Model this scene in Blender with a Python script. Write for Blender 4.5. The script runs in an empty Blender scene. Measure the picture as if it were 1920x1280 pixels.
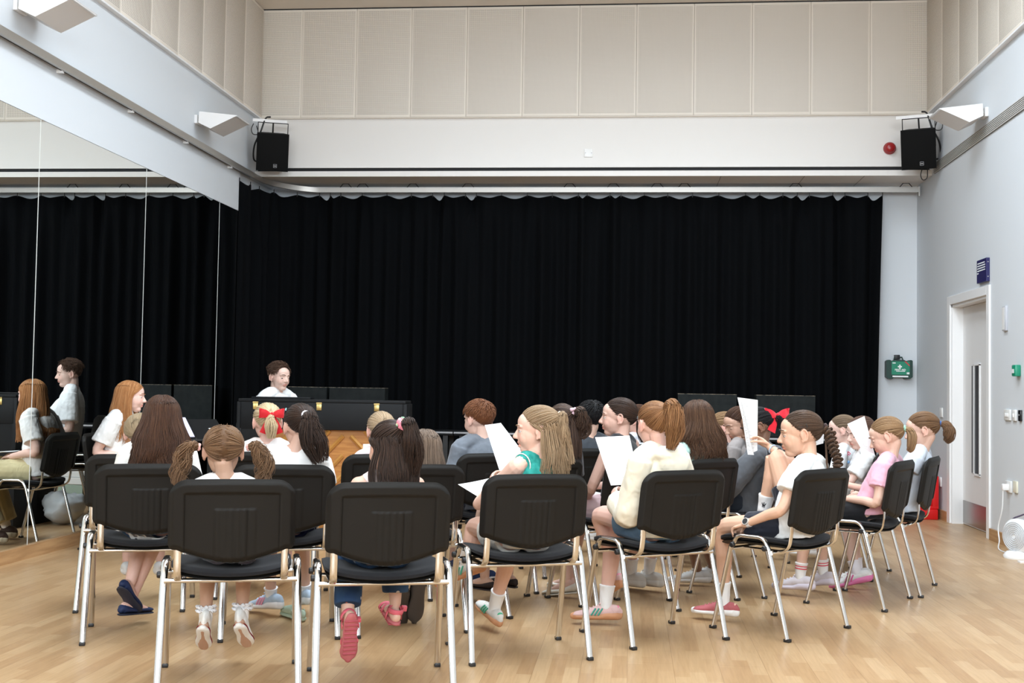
import bpy, bmesh, math, random
import numpy as np
from mathutils import Vector, Matrix, Quaternion, noise
R_ = math.radians
random.seed(7)
SC = bpy.context.scene
COL = SC.collection

# ------------------------------------------------------------------ materials
def mat(name, color=(.8, .8, .8), rough=.5, metal=0., spec=.5, coat=0., coat_rough=.1, sheen=0.):
    m = bpy.data.materials.new(name); m.use_nodes = True
    b = m.node_tree.nodes['Principled BSDF']
    b.inputs['Base Color'].default_value = (*color, 1)
    b.inputs['Roughness'].default_value = rough
    b.inputs['Metallic'].default_value = metal
    b.inputs['Specular IOR Level'].default_value = spec
    b.inputs['Coat Weight'].default_value = coat
    b.inputs['Coat Roughness'].default_value = coat_rough
    b.inputs['Sheen Weight'].default_value = sheen
    return m

def nd(m, t, **kw):
    n = m.node_tree.nodes.new(t)
    for k, v in kw.items():
        setattr(n, k, v)
    return n

def lk(m, a, b):
    m.node_tree.links.new(a, b)

def bsdf(m):
    return m.node_tree.nodes['Principled BSDF']

def noise_bump(m, scale, strength, dist=.01, detail=4):
    tc = nd(m, 'ShaderNodeTexCoord'); n = nd(m, 'ShaderNodeTexNoise')
    n.inputs['Scale'].default_value = scale; n.inputs['Detail'].default_value = detail
    bp = nd(m, 'ShaderNodeBump'); bp.inputs['Strength'].default_value = strength; bp.inputs['Distance'].default_value = dist
    lk(m, tc.outputs['Object'], n.inputs['Vector']); lk(m, n.outputs['Fac'], bp.inputs['Height'])
    lk(m, bp.outputs['Normal'], bsdf(m).inputs['Normal'])
    return m

def noise_color(m, c1, c2, scale, detail=3, coord='Object', stretch=None):
    tc = nd(m, 'ShaderNodeTexCoord'); n = nd(m, 'ShaderNodeTexNoise')
    n.inputs['Scale'].default_value = scale; n.inputs['Detail'].default_value = detail
    src = tc.outputs[coord]
    if stretch:
        mp = nd(m, 'ShaderNodeMapping'); mp.inputs['Scale'].default_value = stretch
        lk(m, src, mp.inputs['Vector']); src = mp.outputs['Vector']
    lk(m, src, n.inputs['Vector'])
    r = nd(m, 'ShaderNodeValToRGB')
    r.color_ramp.elements[0].position = .35; r.color_ramp.elements[1].position = .65
    r.color_ramp.elements[0].color = (*c1, 1); r.color_ramp.elements[1].color = (*c2, 1)
    lk(m, n.outputs['Fac'], r.inputs['Fac']); lk(m, r.outputs['Color'], bsdf(m).inputs['Base Color'])
    return m

_cl = {}
def cloth(color, rough=.85, sheen=.2):
    k = (tuple(round(c, 4) for c in color), rough)
    if k not in _cl:
        m = mat('cloth', color, rough, spec=.25, sheen=sheen)
        tc = nd(m, 'ShaderNodeTexCoord'); n = nd(m, 'ShaderNodeTexNoise'); n2 = nd(m, 'ShaderNodeTexNoise')
        n.inputs['Scale'].default_value = 10; n.inputs['Detail'].default_value = 2; n.inputs['Distortion'].default_value = .5
        n2.inputs['Scale'].default_value = 400; n2.inputs['Detail'].default_value = 2
        b1 = nd(m, 'ShaderNodeBump'); b1.inputs['Strength'].default_value = .45; b1.inputs['Distance'].default_value = .03
        b2 = nd(m, 'ShaderNodeBump'); b2.inputs['Strength'].default_value = .15; b2.inputs['Distance'].default_value = .002
        lk(m, tc.outputs['Object'], n.inputs['Vector']); lk(m, tc.outputs['Object'], n2.inputs['Vector'])
        lk(m, n.outputs['Fac'], b1.inputs['Height']); lk(m, n2.outputs['Fac'], b2.inputs['Height'])
        lk(m, b1.outputs['Normal'], b2.inputs['Normal']); lk(m, b2.outputs['Normal'], bsdf(m).inputs['Normal'])
        _cl[k] = m
    return _cl[k]
_pl = {}
def plain(color, rough=.5, metal=0., spec=.5, coat=0.):
    k = (tuple(round(c, 4) for c in color), rough, metal, coat)
    if k not in _pl:
        _pl[k] = mat('plain', color, rough, metal, spec, coat)
    return _pl[k]

# ------------------------------------------------------------------ mesh helpers
class MB:
    """collects shapes (vertex lists and faces, with a material index) for one mesh object"""
    def __init__(self):
        self.v = []; self.f = []; self.mi = []
    def add(self, vs, fs, mi=0, M=None):
        o = len(self.v)
        for p in vs:
            p = Vector(p)
            self.v.append(tuple(M @ p) if M is not None else tuple(p))
        for f in fs:
            self.f.append(tuple(o + i for i in f)); self.mi.append(mi)
        return self
    def box(self, lo, hi, mi=0, M=None, bev=0.):
        if bev > 0:
            bm = bmesh.new()
            bmesh.ops.create_cube(bm, size=1)
            for v in bm.verts:
                v.co = Vector([(lo[i] + hi[i]) / 2 + v.co[i] * (hi[i] - lo[i]) for i in range(3)])
            bmesh.ops.bevel(bm, geom=list(bm.edges), offset=bev, segments=2, affect='EDGES', profile=.5)
            bm.verts.index_update()
            vs = [v.co.copy() for v in bm.verts]; fs = [[v.index for v in f.verts] for f in bm.faces]
            bm.free()
            return self.add(vs, fs, mi, M)
        (a, b, c), (d, e, f) = lo, hi
        vs = [(a, b, c), (d, b, c), (d, e, c), (a, e, c), (a, b, f), (d, b, f), (d, e, f), (a, e, f)]
        fs = [(0, 3, 2, 1), (4, 5, 6, 7), (0, 1, 5, 4), (1, 2, 6, 5), (2, 3, 7, 6), (3, 0, 4, 7)]
        return self.add(vs, fs, mi, M)
    def tube(self, pts, rad, n=12, mi=0, M=None, up=None, cap='flat'):
        vs, fs = tube_geo(pts, rad, n, up, cap)
        return self.add(vs, fs, mi, M)
    def ell(self, c, r, rot=None, nu=16, nv=10, mi=0, M=None):
        vs, fs = ell_geo(c, r, rot, nu, nv)
        return self.add(vs, fs, mi, M)
    def build(self, name, mats=None, parent=None, smooth=True, angle=40, M=None):
        me = bpy.data.meshes.new(name)
        me.from_pydata(self.v, [], self.f)
        if mats is not None:
            if not isinstance(mats, (list, tuple)):
                mats = [mats]
            for m in mats:
                me.materials.append(m)
            if len(mats) > 1:
                me.polygons.foreach_set('material_index', self.mi)
        if smooth:
            me.polygons.foreach_set('use_smooth', [True] * len(me.polygons))
            if angle is not None:
                me.set_sharp_from_angle(angle=R_(angle))
        me.update()
        return link(name, me, parent, M)

def link(name, me, parent=None, M=None):
    o = bpy.data.objects.new(name, me)
    COL.objects.link(o)
    if parent is not None:
        o.parent = parent
    if M is not None:
        o.matrix_local = M
    return o

def empty(name, M=None, parent=None):
    o = bpy.data.objects.new(name, None); COL.objects.link(o)
    o.empty_display_size = .1
    if M is not None:
        o.matrix_world = M
    if parent is not None:
        o.parent = parent
    return o

def tag(o, label=None, cat=None, group=None, kind=None):
    if label: o['label'] = label
    if cat: o['category'] = cat
    if group: o['group'] = group
    if kind: o['kind'] = kind
    return o

def frame_at(c, th):
    return Matrix.Translation(Vector(c)) @ Matrix.Rotation(R_(th), 4, 'Z')

def catmull(P, sub=4):
    P = [np.asarray(p, float) for p in P]
    if len(P) < 3 or sub < 2:
        return P
    Q = [2 * P[0] - P[1]] + P + [2 * P[-1] - P[-2]]
    out = []
    for i in range(1, len(Q) - 2):
        for k in range(sub):
            t = k / sub
            a, b, c, d = Q[i - 1], Q[i], Q[i + 1], Q[i + 2]
            out.append(.5 * ((2 * b) + (c - a) * t + (2 * a - 5 * b + 4 * c - d) * t * t + (3 * b - a - 3 * c + d) * t ** 3))
    out.append(P[-1])
    return out

def tube_geo(pts, rad, n=12, up=None, cap='flat'):
    """a closed tube through pts; rad = one radius, or one per point, each a number or (across, along up)"""
    P = np.array([tuple(p) for p in pts], float)
    m = len(P)
    if not isinstance(rad, (list, tuple)) or (isinstance(rad, tuple) and len(rad) == 2 and m != 2):
        rad = [rad] * m
    Rr = np.array([(r, r) if not isinstance(r, (tuple, list)) else r for r in rad], float)
    T = np.gradient(P, axis=0)
    T /= np.linalg.norm(T, axis=1)[:, None] + 1e-12
    if up is None:
        up = np.array([0, 0, 1.]) if abs(T[0][2]) < .9 else np.array([0, 1., 0])
        U = []
        u = up - T[0] * (up @ T[0]); u /= np.linalg.norm(u)
        for i in range(m):
            u = u - T[i] * (u @ T[i]); u /= np.linalg.norm(u) + 1e-12
            U.append(u)
        U = np.array(U)
    else:
        up = np.array(up, float)
        U = up[None, :] - T * (T @ up)[:, None]
        U /= np.linalg.norm(U, axis=1)[:, None] + 1e-12
    S = np.cross(T, U)
    rings = [(P[i], Rr[i]) for i in range(m)]
    idx = list(range(m))
    if cap == 'round':
        pre = []; post = []
        for a in (80, 60, 35):
            ca, sa = math.cos(R_(a)), math.sin(R_(a))
            pre.append((P[0] - T[0] * Rr[0].mean() * sa, Rr[0] * ca, 0))
            post.append((P[-1] + T[-1] * Rr[-1].mean() * sa, Rr[-1] * ca, m - 1))
        allr = pre + [(P[i], Rr[i], i) for i in range(m)] + post[::-1]
    else:
        allr = [(P[i], Rr[i], i) for i in range(m)]
    vs = []
    ang = [2 * math.pi * k / n for k in range(n)]
    for (c, r, i) in allr:
        for a in ang:
            vs.append(c + S[i] * (r[0] * math.cos(a)) + U[i] * (r[1] * math.sin(a)))
    fs = []
    for j in range(len(allr) - 1):
        for k in range(n):
            a = j * n + k; b = j * n + (k + 1) % n
            fs.append((a, b, b + n, a + n))
    fs.append(tuple(range(n))[::-1]); L = (len(allr) - 1) * n
    fs.append(tuple(L + k for k in range(n)))
    return vs, fs

def ell_geo(c, r, rot=None, nu=16, nv=10):
    c = Vector(c); vs = []; fs = []
    if not isinstance(r, (tuple, list)): r = (r, r, r)
    for j in range(1, nv):
        th = math.pi * j / nv
        for i in range(nu):
            ph = 2 * math.pi * i / nu
            p = Vector((r[0] * math.sin(th) * math.cos(ph), r[1] * math.sin(th) * math.sin(ph), r[2] * math.cos(th)))
            if rot is not None: p = rot @ p
            vs.append(c + p)
    t = Vector((0, 0, r[2])); b = Vector((0, 0, -r[2]))
    if rot is not None: t = rot @ t; b = rot @ b
    ti = len(vs); vs.append(c + t); bi = len(vs); vs.append(c + b)
    for j in range(nv - 2):
        for i in range(nu):
            a = j * nu + i; d = j * nu + (i + 1) % nu
            fs.append((a, a + nu, d + nu, d))
    for i in range(nu):
        fs.append((ti, i, (i + 1) % nu)); o = (nv - 2) * nu
        fs.append((bi, o + (i + 1) % nu, o + i))
    return vs, fs

ORD = ['first', 'second', 'third', 'fourth', 'fifth', 'sixth', 'seventh', 'eighth', 'ninth', 'tenth', 'eleventh', 'twelfth', 'thirteenth']
# ------------------------------------------------------------------ the room
XL, XR, YB, YU, YF, ZC = -4.04, 3.02, 13.1, 12.55, -3.2, 5.262
M_white_sky = noise_bump(mat('white_sky_tint', (.645, .675, .705), .75, spec=.3), 60, .05, .003)  # white walls, with the bluish cast of daylight mixed into the colour
M_white_bounce = noise_bump(mat('white_bounce_tint', (.78, .755, .725), .75, spec=.3), 60, .05, .003)  # white beam, its warmth from floor-bounced light put into the colour
M_trimw = mat('white_gloss', (.84, .84, .84), .35)
M_dark = mat('dark_void', (.012, .012, .013), .8)
M_alu = mat('aluminium', (.50, .48, .45), .42, 1.)
M_alud = mat('dull_aluminium', (.30, .30, .31), .45, .9)
M_blackmetal = mat('black_metal', (.012, .012, .013), .45)
M_blackplastic = noise_bump(mat('black_plastic', (.0085, .0075, .0062), .55, spec=.22), 900, .12, .001)
M_oak = noise_color(mat('oak_trim', (.45, .27, .13), .4), (.36, .20, .09), (.48, .29, .14), 9, stretch=(4, .35, 4))

def structure(o):
    o['kind'] = 'structure'; return o

def floor_material():
    m = mat('oak_strip_floor', (.6, .4, .2), .34, spec=.38)
    tc = nd(m, 'ShaderNodeTexCoord')
    mp = nd(m, 'ShaderNodeMapping'); mp.inputs['Rotation'].default_value = (0, 0, R_(90))
    lk(m, tc.outputs['Object'], mp.inputs['Vector'])
    b = nd(m, 'ShaderNodeTexBrick', offset=.37, offset_frequency=2, squash=1.35, squash_frequency=3)
    for k, v in dict(Scale=1., **{'Mortar Size': .0006, 'Mortar Smooth': .2, 'Bias': 0., 'Brick Width': .42, 'Row Height': .066}).items():
        b.inputs[k].default_value = v
    b.inputs['Color1'].default_value = (0, 0, 0, 1); b.inputs['Color2'].default_value = (1, 1, 1, 1); b.inputs['Mortar'].default_value = (.35, .35, .35, 1)
    lk(m, mp.outputs['Vector'], b.inputs['Vector'])
    r = nd(m, 'ShaderNodeValToRGB'); e = r.color_ramp.elements
    e[0].position = 0; e[0].color = (.40, .240, .118, 1); e[1].position = 1; e[1].color = (.505, .338, .185, 1)
    n2 = e.new(.35); n2.color = (.435, .272, .138, 1)
    n3 = e.new(.7); n3.color = (.470, .302, .158, 1)
    lk(m, b.outputs['Color'], r.inputs['Fac'])
    # grain
    mp2 = nd(m, 'ShaderNodeMapping'); mp2.inputs['Scale'].default_value = (60, 3.5, 1)
    lk(m, tc.outputs['Object'], mp2.inputs['Vector'])
    n = nd(m, 'ShaderNodeTexNoise'); n.inputs['Scale'].default_value = 1.2; n.inputs['Detail'].default_value = 5; n.inputs['Distortion'].default_value = .6
    lk(m, mp2.outputs['Vector'], n.inputs['Vector'])
    mx = nd(m, 'ShaderNodeMix', data_type='RGBA', blend_type='MULTIPLY'); mx.inputs['Factor'].default_value = .35
    r2 = nd(m, 'ShaderNodeValToRGB'); r2.color_ramp.elements[0].position = .3; r2.color_ramp.elements[0].color = (.62, .55, .47, 1); r2.color_ramp.elements[1].position = .62
    lk(m, n.outputs['Fac'], r2.inputs['Fac'])
    lk(m, r.outputs['Color'], mx.inputs['A']); lk(m, r2.outputs['Color'], mx.inputs['B'])
    # long board joints
    b2 = nd(m, 'ShaderNodeTexBrick', offset=.43)
    for k, v in dict(Scale=1., **{'Mortar Size': .0014, 'Mortar Smooth': .1, 'Bias': 0., 'Brick Width': 2.2, 'Row Height': .198}).items():
        b2.inputs[k].default_value = v
    b2.inputs['Color1'].default_value = (1, 1, 1, 1); b2.inputs['Color2'].default_value = (1, 1, 1, 1); b2.inputs['Mortar'].default_value = (.45, .38, .3, 1)
    lk(m, mp.outputs['Vector'], b2.inputs['Vector'])
    mx2 = nd(m, 'ShaderNodeMix', data_type='RGBA', blend_type='MULTIPLY'); mx2.inputs['Factor'].default_value = .5
    lk(m, mx.outputs['Result'], mx2.inputs['A']); lk(m, b2.outputs['Color'], mx2.inputs['B'])
    lk(m, mx2.outputs['Result'], bsdf(m).inputs['Base Color'])
    mp3 = nd(m, 'ShaderNodeTexNoise'); mp3.inputs['Scale'].default_value = 2.2; lk(m, tc.outputs['Object'], mp3.inputs['Vector'])
    mr = nd(m, 'ShaderNodeMapRange'); mr.inputs['To Min'].default_value = .26; mr.inputs['To Max'].default_value = .42
    lk(m, mp3.outputs['Fac'], mr.inputs['Value']); lk(m, mr.outputs['Result'], bsdf(m).inputs['Roughness'])
    return m

def perforated_material():
    """cream board with a square grid of round holes, left plain along each panel's margin (object space: x along, z up)"""
    m = mat('perforated_board', (.80, .74, .66), .6, spec=.3)
    tc = nd(m, 'ShaderNodeTexCoord'); sp = nd(m, 'ShaderNodeSeparateXYZ'); lk(m, tc.outputs['Object'], sp.inputs[0])
    def math_(op, a, b=None):
        n = nd(m, 'ShaderNodeMath', operation=op)
        for i, x in enumerate((a, b)):
            if x is None: continue
            if isinstance(x, (int, float)): n.inputs[i].default_value = x
            else: lk(m, x, n.inputs[i])
        return n.outputs[0]
    P = .0125
    def cell(s):
        return math_('SUBTRACT', math_('FRACT', math_('DIVIDE', s, P)), .5)
    x, z = cell(sp.outputs[0]), cell(sp.outputs[2])
    d = math_('SQRT', math_('ADD', math_('MULTIPLY', x, x), math_('MULTIPLY', z, z)))
    hole = math_('LESS_THAN', d, .27)
    ax = math_('LESS_THAN', math_('ABSOLUTE', sp.outputs[0]), .2815)
    az = math_('LESS_THAN', math_('ABSOLUTE', sp.outputs[2]), .565)
    fac = math_('MULTIPLY', hole, math_('MULTIPLY', ax, az))
    mx = nd(m, 'ShaderNodeMix', data_type='RGBA')
    mx.inputs['A'].default_value = (.80, .74, .66, 1); mx.inputs['B'].default_value = (.14, .115, .09, 1)
    lk(m, fac, mx.inputs['Factor']); lk(m, mx.outputs['Result'], bsdf(m).inputs['Base Color'])
    return m

M_floor = floor_material(); M_perf = perforated_material()
M_ceil = noise_color(mat('ceiling_board', (.7, .65, .6), .8), (.72, .655, .575), (.77, .70, .62), 3)

def rbox(name, lo, hi, m, bev=0.):
    return structure(MB().box(lo, hi, bev=bev).build(name, m, smooth=False))

rbox('floor', (XL - .4, YF - .2, -.2), (XR + .4, YB + .3, 0), M_floor)
# ceiling with two long rooflights (their openings in front of the camera view)
SKY = [(-2.0, -.7, 2.6, 10.3), (.5, 1.8, 2.6, 10.3)]
mb = MB()
ys = [(YF - .2, 2.6), (10.3, YB + .3)]
for a, b in ys: mb.box((XL - .3, a, ZC), (XR + .3, b, ZC + .25))
for a, b in ((XL - .3, -2.0), (-.7, .5), (1.8, XR + .3)): mb.box((a, 2.6, ZC), (b, 10.3, ZC + .25))
structure(mb.build('ceiling', M_ceil, smooth=False))
for i, (a, b, c, d) in enumerate(SKY):
    mb = MB()
    for k in range(5):
        y = c + (d - c) * k / 4
        mb.box((a, y - .03, ZC + .02), (b, y + .03, ZC + .2))
    for x in (a, b): mb.box((x - .03, c, ZC + .02), (x + .03, d, ZC + .2))
    structure(mb.build('window_%d' % (i + 1), M_trimw, smooth=False))
# walls
rbox('wall_left', (XL - .35, YF, 0), (XL - .03, YB + .2, ZC), M_white_sky)
rbox('wall_left.001', (XL - .03, YF, 2.987), (XL, 11.975, 3.40), M_white_sky)
rbox('wall_left.002', (XL - .03, YF, 3.40), (XL, YB, 4.09), M_white_sky)
rbox('wall_left.003', (XL - .03, YF, 0), (XL, 4.19, 2.987), M_white_sky)
# right wall with the door opening and a thickness behind it
DY0, DY1, DZ = 10.54, 11.71, 2.06
mb = MB()
mb.box((XR, YF, 0), (XR + .35, DY0, ZC)).box((XR, DY1, 0), (XR + .35, YB + .2, ZC)).box((XR, DY0, DZ), (XR + .35, DY1, ZC)).box((XR + .2, DY0, 0), (XR + .35, DY1, DZ))
structure(mb.build('wall_right', M_white_sky, smooth=False))
rbox('wall_back', (XL - .3, YB, 0), (XR + .3, YB + .25, 3.6), M_white_sky)
# beam over the curtain: upper wall, dark slot, white ledge, soffit
mb = MB()
mb.box((XL, YU, 3.54), (XR, YB + .2, ZC))
structure(mb.build('wall_back.001', M_white_bounce, smooth=False))
rbox('trim_1', (XL, YU + .02, 3.47), (XR, YU + .06, 3.545), M_dark)
mb = MB().box((XL, 12.46, 3.43), (XR, YB, 3.487))
structure(mb.build('trim_2', M_white_bounce, smooth=False))
# service flaps and panel joints in the soffit
mb = MB()
for x in (.9, 1.75, 2.35):
    mb.box((x, 12.47, 3.4285), (x + .008, YB - .02, 3.4305))
mb.box((.9, 12.5, 3.4285), (1.75, 12.508, 3.4305))
structure(mb.build('trim_3', mat('joint_grey', (.35, .33, .31), .8), smooth=False))
# front wall (behind the camera) with tall windows
WIN = [(-3.2, -1.3), (-.9, .9), (1.0, 2.6)]
mb = MB()
xs = [XL] + [q for w in WIN for q in w] + [XR]
for i in range(0, len(xs), 2): mb.box((xs[i], YF - .25, 0), (xs[i + 1], YF, ZC))
for a, b in WIN:
    mb.box((a, YF - .25, 0), (b, YF, 2.3)).box((a, YF - .25, 4.95), (b, YF, ZC))
structure(mb.build('wall_front', M_white_sky, smooth=False))
for i, (a, b) in enumerate(WIN):
    mb = MB()
    for x in (a, (a + b) / 2, b): mb.box((x - .03, YF - .16, 2.3), (x + .03, YF - .1, 4.95))
    for z in (2.3, 3.6, 4.9): mb.box((a, YF - .16, z), (b, YF - .1, z + .05))
    structure(mb.build('window_%d' % (i + 3), M_trimw, smooth=False))

# perforated acoustic panels, 600 mm modules
def panel(loc, rz, label, group, w=.6):
    o = PANEL.copy() if 'PANEL' in globals() and PANEL is not None else None
    if o is None:
        mb = MB().box((-.2985, -.02, -.588), (.2985, .02, .588), bev=.0012)
        o = mb.build('acoustic_panel', M_perf, angle=30)
    else:
        COL.objects.link(o)
    o.location = loc; o.rotation_euler = (0, 0, R_(rz)); o.scale = (w / .6, 1, 1)
    return tag(o, label, 'wall panel', group)
PANEL = None
zp = 4.075 + .589
n = 0
xs = [XR - .005 - .6 * k for k in range(13)]
order = []
for k in range(12):
    x1 = 3.01 - .598 * k; x0 = max(x1 - .598, XL + .03)
    if k == 11: x0 = XL + .03
    order.append(((x0 + x1) / 2, x1 - x0))
order = order[::-1]
for i, (x, w) in enumerate(order):
    lab = '%s cream perforated acoustic panel from the left along the upper back wall' % ORD[i]
    if i == len(order) - 1: lab = 'cream perforated acoustic panel at the right end of the upper back wall'
    o = panel((x, YU - .0215, zp), 0, lab, 'acoustic panels on the upper back wall', w)
    if PANEL is None: PANEL = o
for i in range(7):
    y = 12.50 - .3 - .6 * i
    panel((XL + .0245, y, zp), 90, '%s perforated panel from the back corner on the upper left wall' % ORD[i], 'acoustic panels on the upper left wall')
for i in range(6):
    y = 12.50 - .3 - .6 * i
    panel((XR - .0225, y, zp), -90, '%s perforated panel from the back corner on the upper right wall' % ORD[i], 'acoustic panels on the upper right wall')
rbox('wall_left.004', (XL - .03, YF, 4.075), (XL + .002, YB, ZC), M_white_sky)
rbox('trim_4', (XL, YF, 4.062), (XL + .045, YU, 4.076), M_trimw)
rbox('trim_5', (XR - .045, YF, 4.062), (XR, YU, 4.076), M_trimw)
rbox('trim_6', (XL, YU - .038, 4.0665), (XR, YU, 4.0735), M_perf)
rbox('trim_7', (XL + .02, YU - .045, ZC - .012), (XR - .02, YU, ZC + .002), M_dark)
# upper near parts of the side walls are plain board where no panel is in view
# mirror wall
M_mirror = mat('mirror_silver', (.86, .89, .875), .0, 1.)
edges = [4.19, 5.99, 7.79, 9.6, 11.39, 11.975]
names = {1: 'wall mirror panel nearest the camera on the left wall', 2: 'wall mirror panel reflecting the seated woman and pianist',
         3: 'wall mirror panel behind the red-haired woman', 4: 'narrow wall mirror panel beside the black curtain'}
for i in range(5):
    if i == 0:
        continue
    o = MB().box((XL - .02, edges[i] + .004, .088), (XL, edges[i + 1] - .004, 2.984)).build('wall_mirror', M_mirror, smooth=False)
    tag(o, 'tall frameless ' + names[i], 'mirror', 'mirrors along the left wall')
rbox('wall_left.005', (XL - .03, 4.19, 0), (XL - .02, 11.97, 2.987), mat('mirror_joint', (.62, .66, .6), .3))
M_strip = mat('mirror_strip', (.80, .82, .78), .3)
for i, y in enumerate(edges[2:5]): rbox('trim_%d' % (8 + i), (XL - .01, y - .0025, .09), (XL + .0015, y + .0025, 2.984), M_strip)
rbox('baseboard_left', (XL, YF, 0), (XL + .022, 11.985, .09), M_oak)
rbox('baseboard_right', (XR - .02, YF, 0), (XR, DY0 - .09, .095), M_oak)
rbox('baseboard_right.001', (XR - .02, DY1 + .1, 0), (XR, YB, .095), M_oak)
rbox('baseboard_back', (2.6, YB - .02, 0), (XR - .02, YB, .095), M_oak)

# door: architrave, reveal, leaf with vision panel, kick plate
mb = MB()
for y0, y1 in ((DY0 - .08, DY0), (DY1, DY1 + .1)): mb.box((XR - .018, y0, 0), (XR, y1, DZ + .08), bev=.003)
mb.box((XR - .018, DY0, DZ), (XR, DY1, DZ + .08), bev=.003)
for y0, y1 in ((DY0, DY0 + .025), (DY1 - .025, DY1)): mb.box((XR, y0, 0), (XR + .16, y1, DZ))
mb.box((XR, DY0, DZ - .025), (XR + .16, DY1, DZ))
d = structure(mb.build('door_frame', M_trimw, smooth=False)); d.name = 'door_2'
leaf = MB().box((XR + .1, DY0 + .027, .006), (XR + .145, DY1 - .027, DZ - .028)).build('door_1', mat('door_paint', (.78, .78, .78), .45), smooth=False)
structure(leaf)
o = MB().box((XR + .097, DY0 + .035, .015), (XR + .1, DY1 - .035, .225)).build('kick_plate', mat('brushed_steel', (.34, .33, .32), .3, 1.), leaf, smooth=False)
o['label'] = 'dark brushed steel kick plate'
o = MB().box((XR + .094, 11.30, .50), (XR + .1, 11.385, 1.475)).build('push_plate', mat('dark_steel', (.16, .16, .17), .35, .8), leaf, smooth=False)
o = MB().box((XR + .096, 11.135, .50), (XR + .1005, 11.295, 1.475)).build('window_pane', mat('dark_glass', (.02, .02, .022), .05), leaf, smooth=False)
mb = MB()
for y0, y1 in ((11.115, 11.135), (11.295, 11.31)): mb.box((XR + .088, y0, .49), (XR + .1, y1, 1.485))
for z in (.48, 1.475): mb.box((XR + .088, 11.115, z), (XR + .1, 11.31, z + .018))
mb.build('glazing_bead', M_trimw, leaf, smooth=False)

# louvre strip along the right wall
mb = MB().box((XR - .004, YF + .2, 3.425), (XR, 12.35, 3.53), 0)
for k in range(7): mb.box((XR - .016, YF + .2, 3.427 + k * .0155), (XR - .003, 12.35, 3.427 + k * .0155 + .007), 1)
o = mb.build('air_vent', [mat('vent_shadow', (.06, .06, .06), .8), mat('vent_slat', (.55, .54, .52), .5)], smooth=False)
tag(o, 'long grey slotted air vent strip along the right wall', 'vent')

# curtain track along the left wall, round the corner and along the back
def track_path(off=0.):
    P = [(XL + .05, y) for y in np.linspace(3.0, 12.35, 30)]
    r = .55
    P += [(XL + .05 + r * (1 - math.cos(a)), 12.35 + r * math.sin(a)) for a in np.linspace(.1, math.pi / 2 - .05, 12)]
    P += [(x, 12.9) for x in np.linspace(XL + .05 + r, 2.99, 30)]
    return P
TP = track_path()
zt = lambda i: 3.405 if i < 30 else (3.405 - .045 * min(1, (i - 30) / 11))
tr = MB()
pts = [(p[0], p[1], zt(i)) for i, p in enumerate(TP)]
n = len(pts)
vs = []; fs = []
for i, p in enumerate(pts):
    a = np.array(pts[max(i - 1, 0)]); b = np.array(pts[min(i + 1, n - 1)]); t = (b - a) / np.linalg.norm(b - a); s = np.array([t[1], -t[0], 0])
    for (u, w) in ((-.016, -.028), (.016, -.028), (.016, .026), (-.016, .026)):
        q = np.array(p) + s * u; vs.append((q[0], q[1], q[2] + w))
for i in range(n - 1):
    for k in range(4):
        fs.append((i * 4 + k, i * 4 + (k + 1) % 4, i * 4 + 4 + (k + 1) % 4, i * 4 + 4 + k))
fs += [(3, 2, 1, 0), tuple((n - 1) * 4 + k for k in range(4))]
trk = tr.add(vs, fs).build('curtain_track', M_alu, smooth=True, angle=30)
tag(trk, 'long aluminium curtain rail running along the left wall and the back wall', 'curtain rail')
for x in (-3.15, -2.96, -1.79, -.68, -.21, .26, .55, 1.72, 2.86, -2.4):
    MB().tube([(x - .065, 12.9, 3.386), (x - .028, 12.9, 3.43), (x + .028, 12.9, 3.43), (x + .065, 12.9, 3.386)], .005, 6).build('hanger', M_blackmetal, trk)
MB().box((XL + .032, 3.0, 3.3745), (XL + .0375, 12.2, 3.377)).build('track_slot', M_dark, trk, smooth=False)
for y in (8.0, 9.2, 10.4, 11.6):
    MB().box((XL, y - .012, 3.36), (XL + .045, y + .012, 3.385)).build('bracket', M_trimw, trk, smooth=False)
MB().box((2.985, 12.88, 3.29), (3.0, 12.92, 3.39)).build('end_stop', M_alu, trk, smooth=False)

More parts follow.
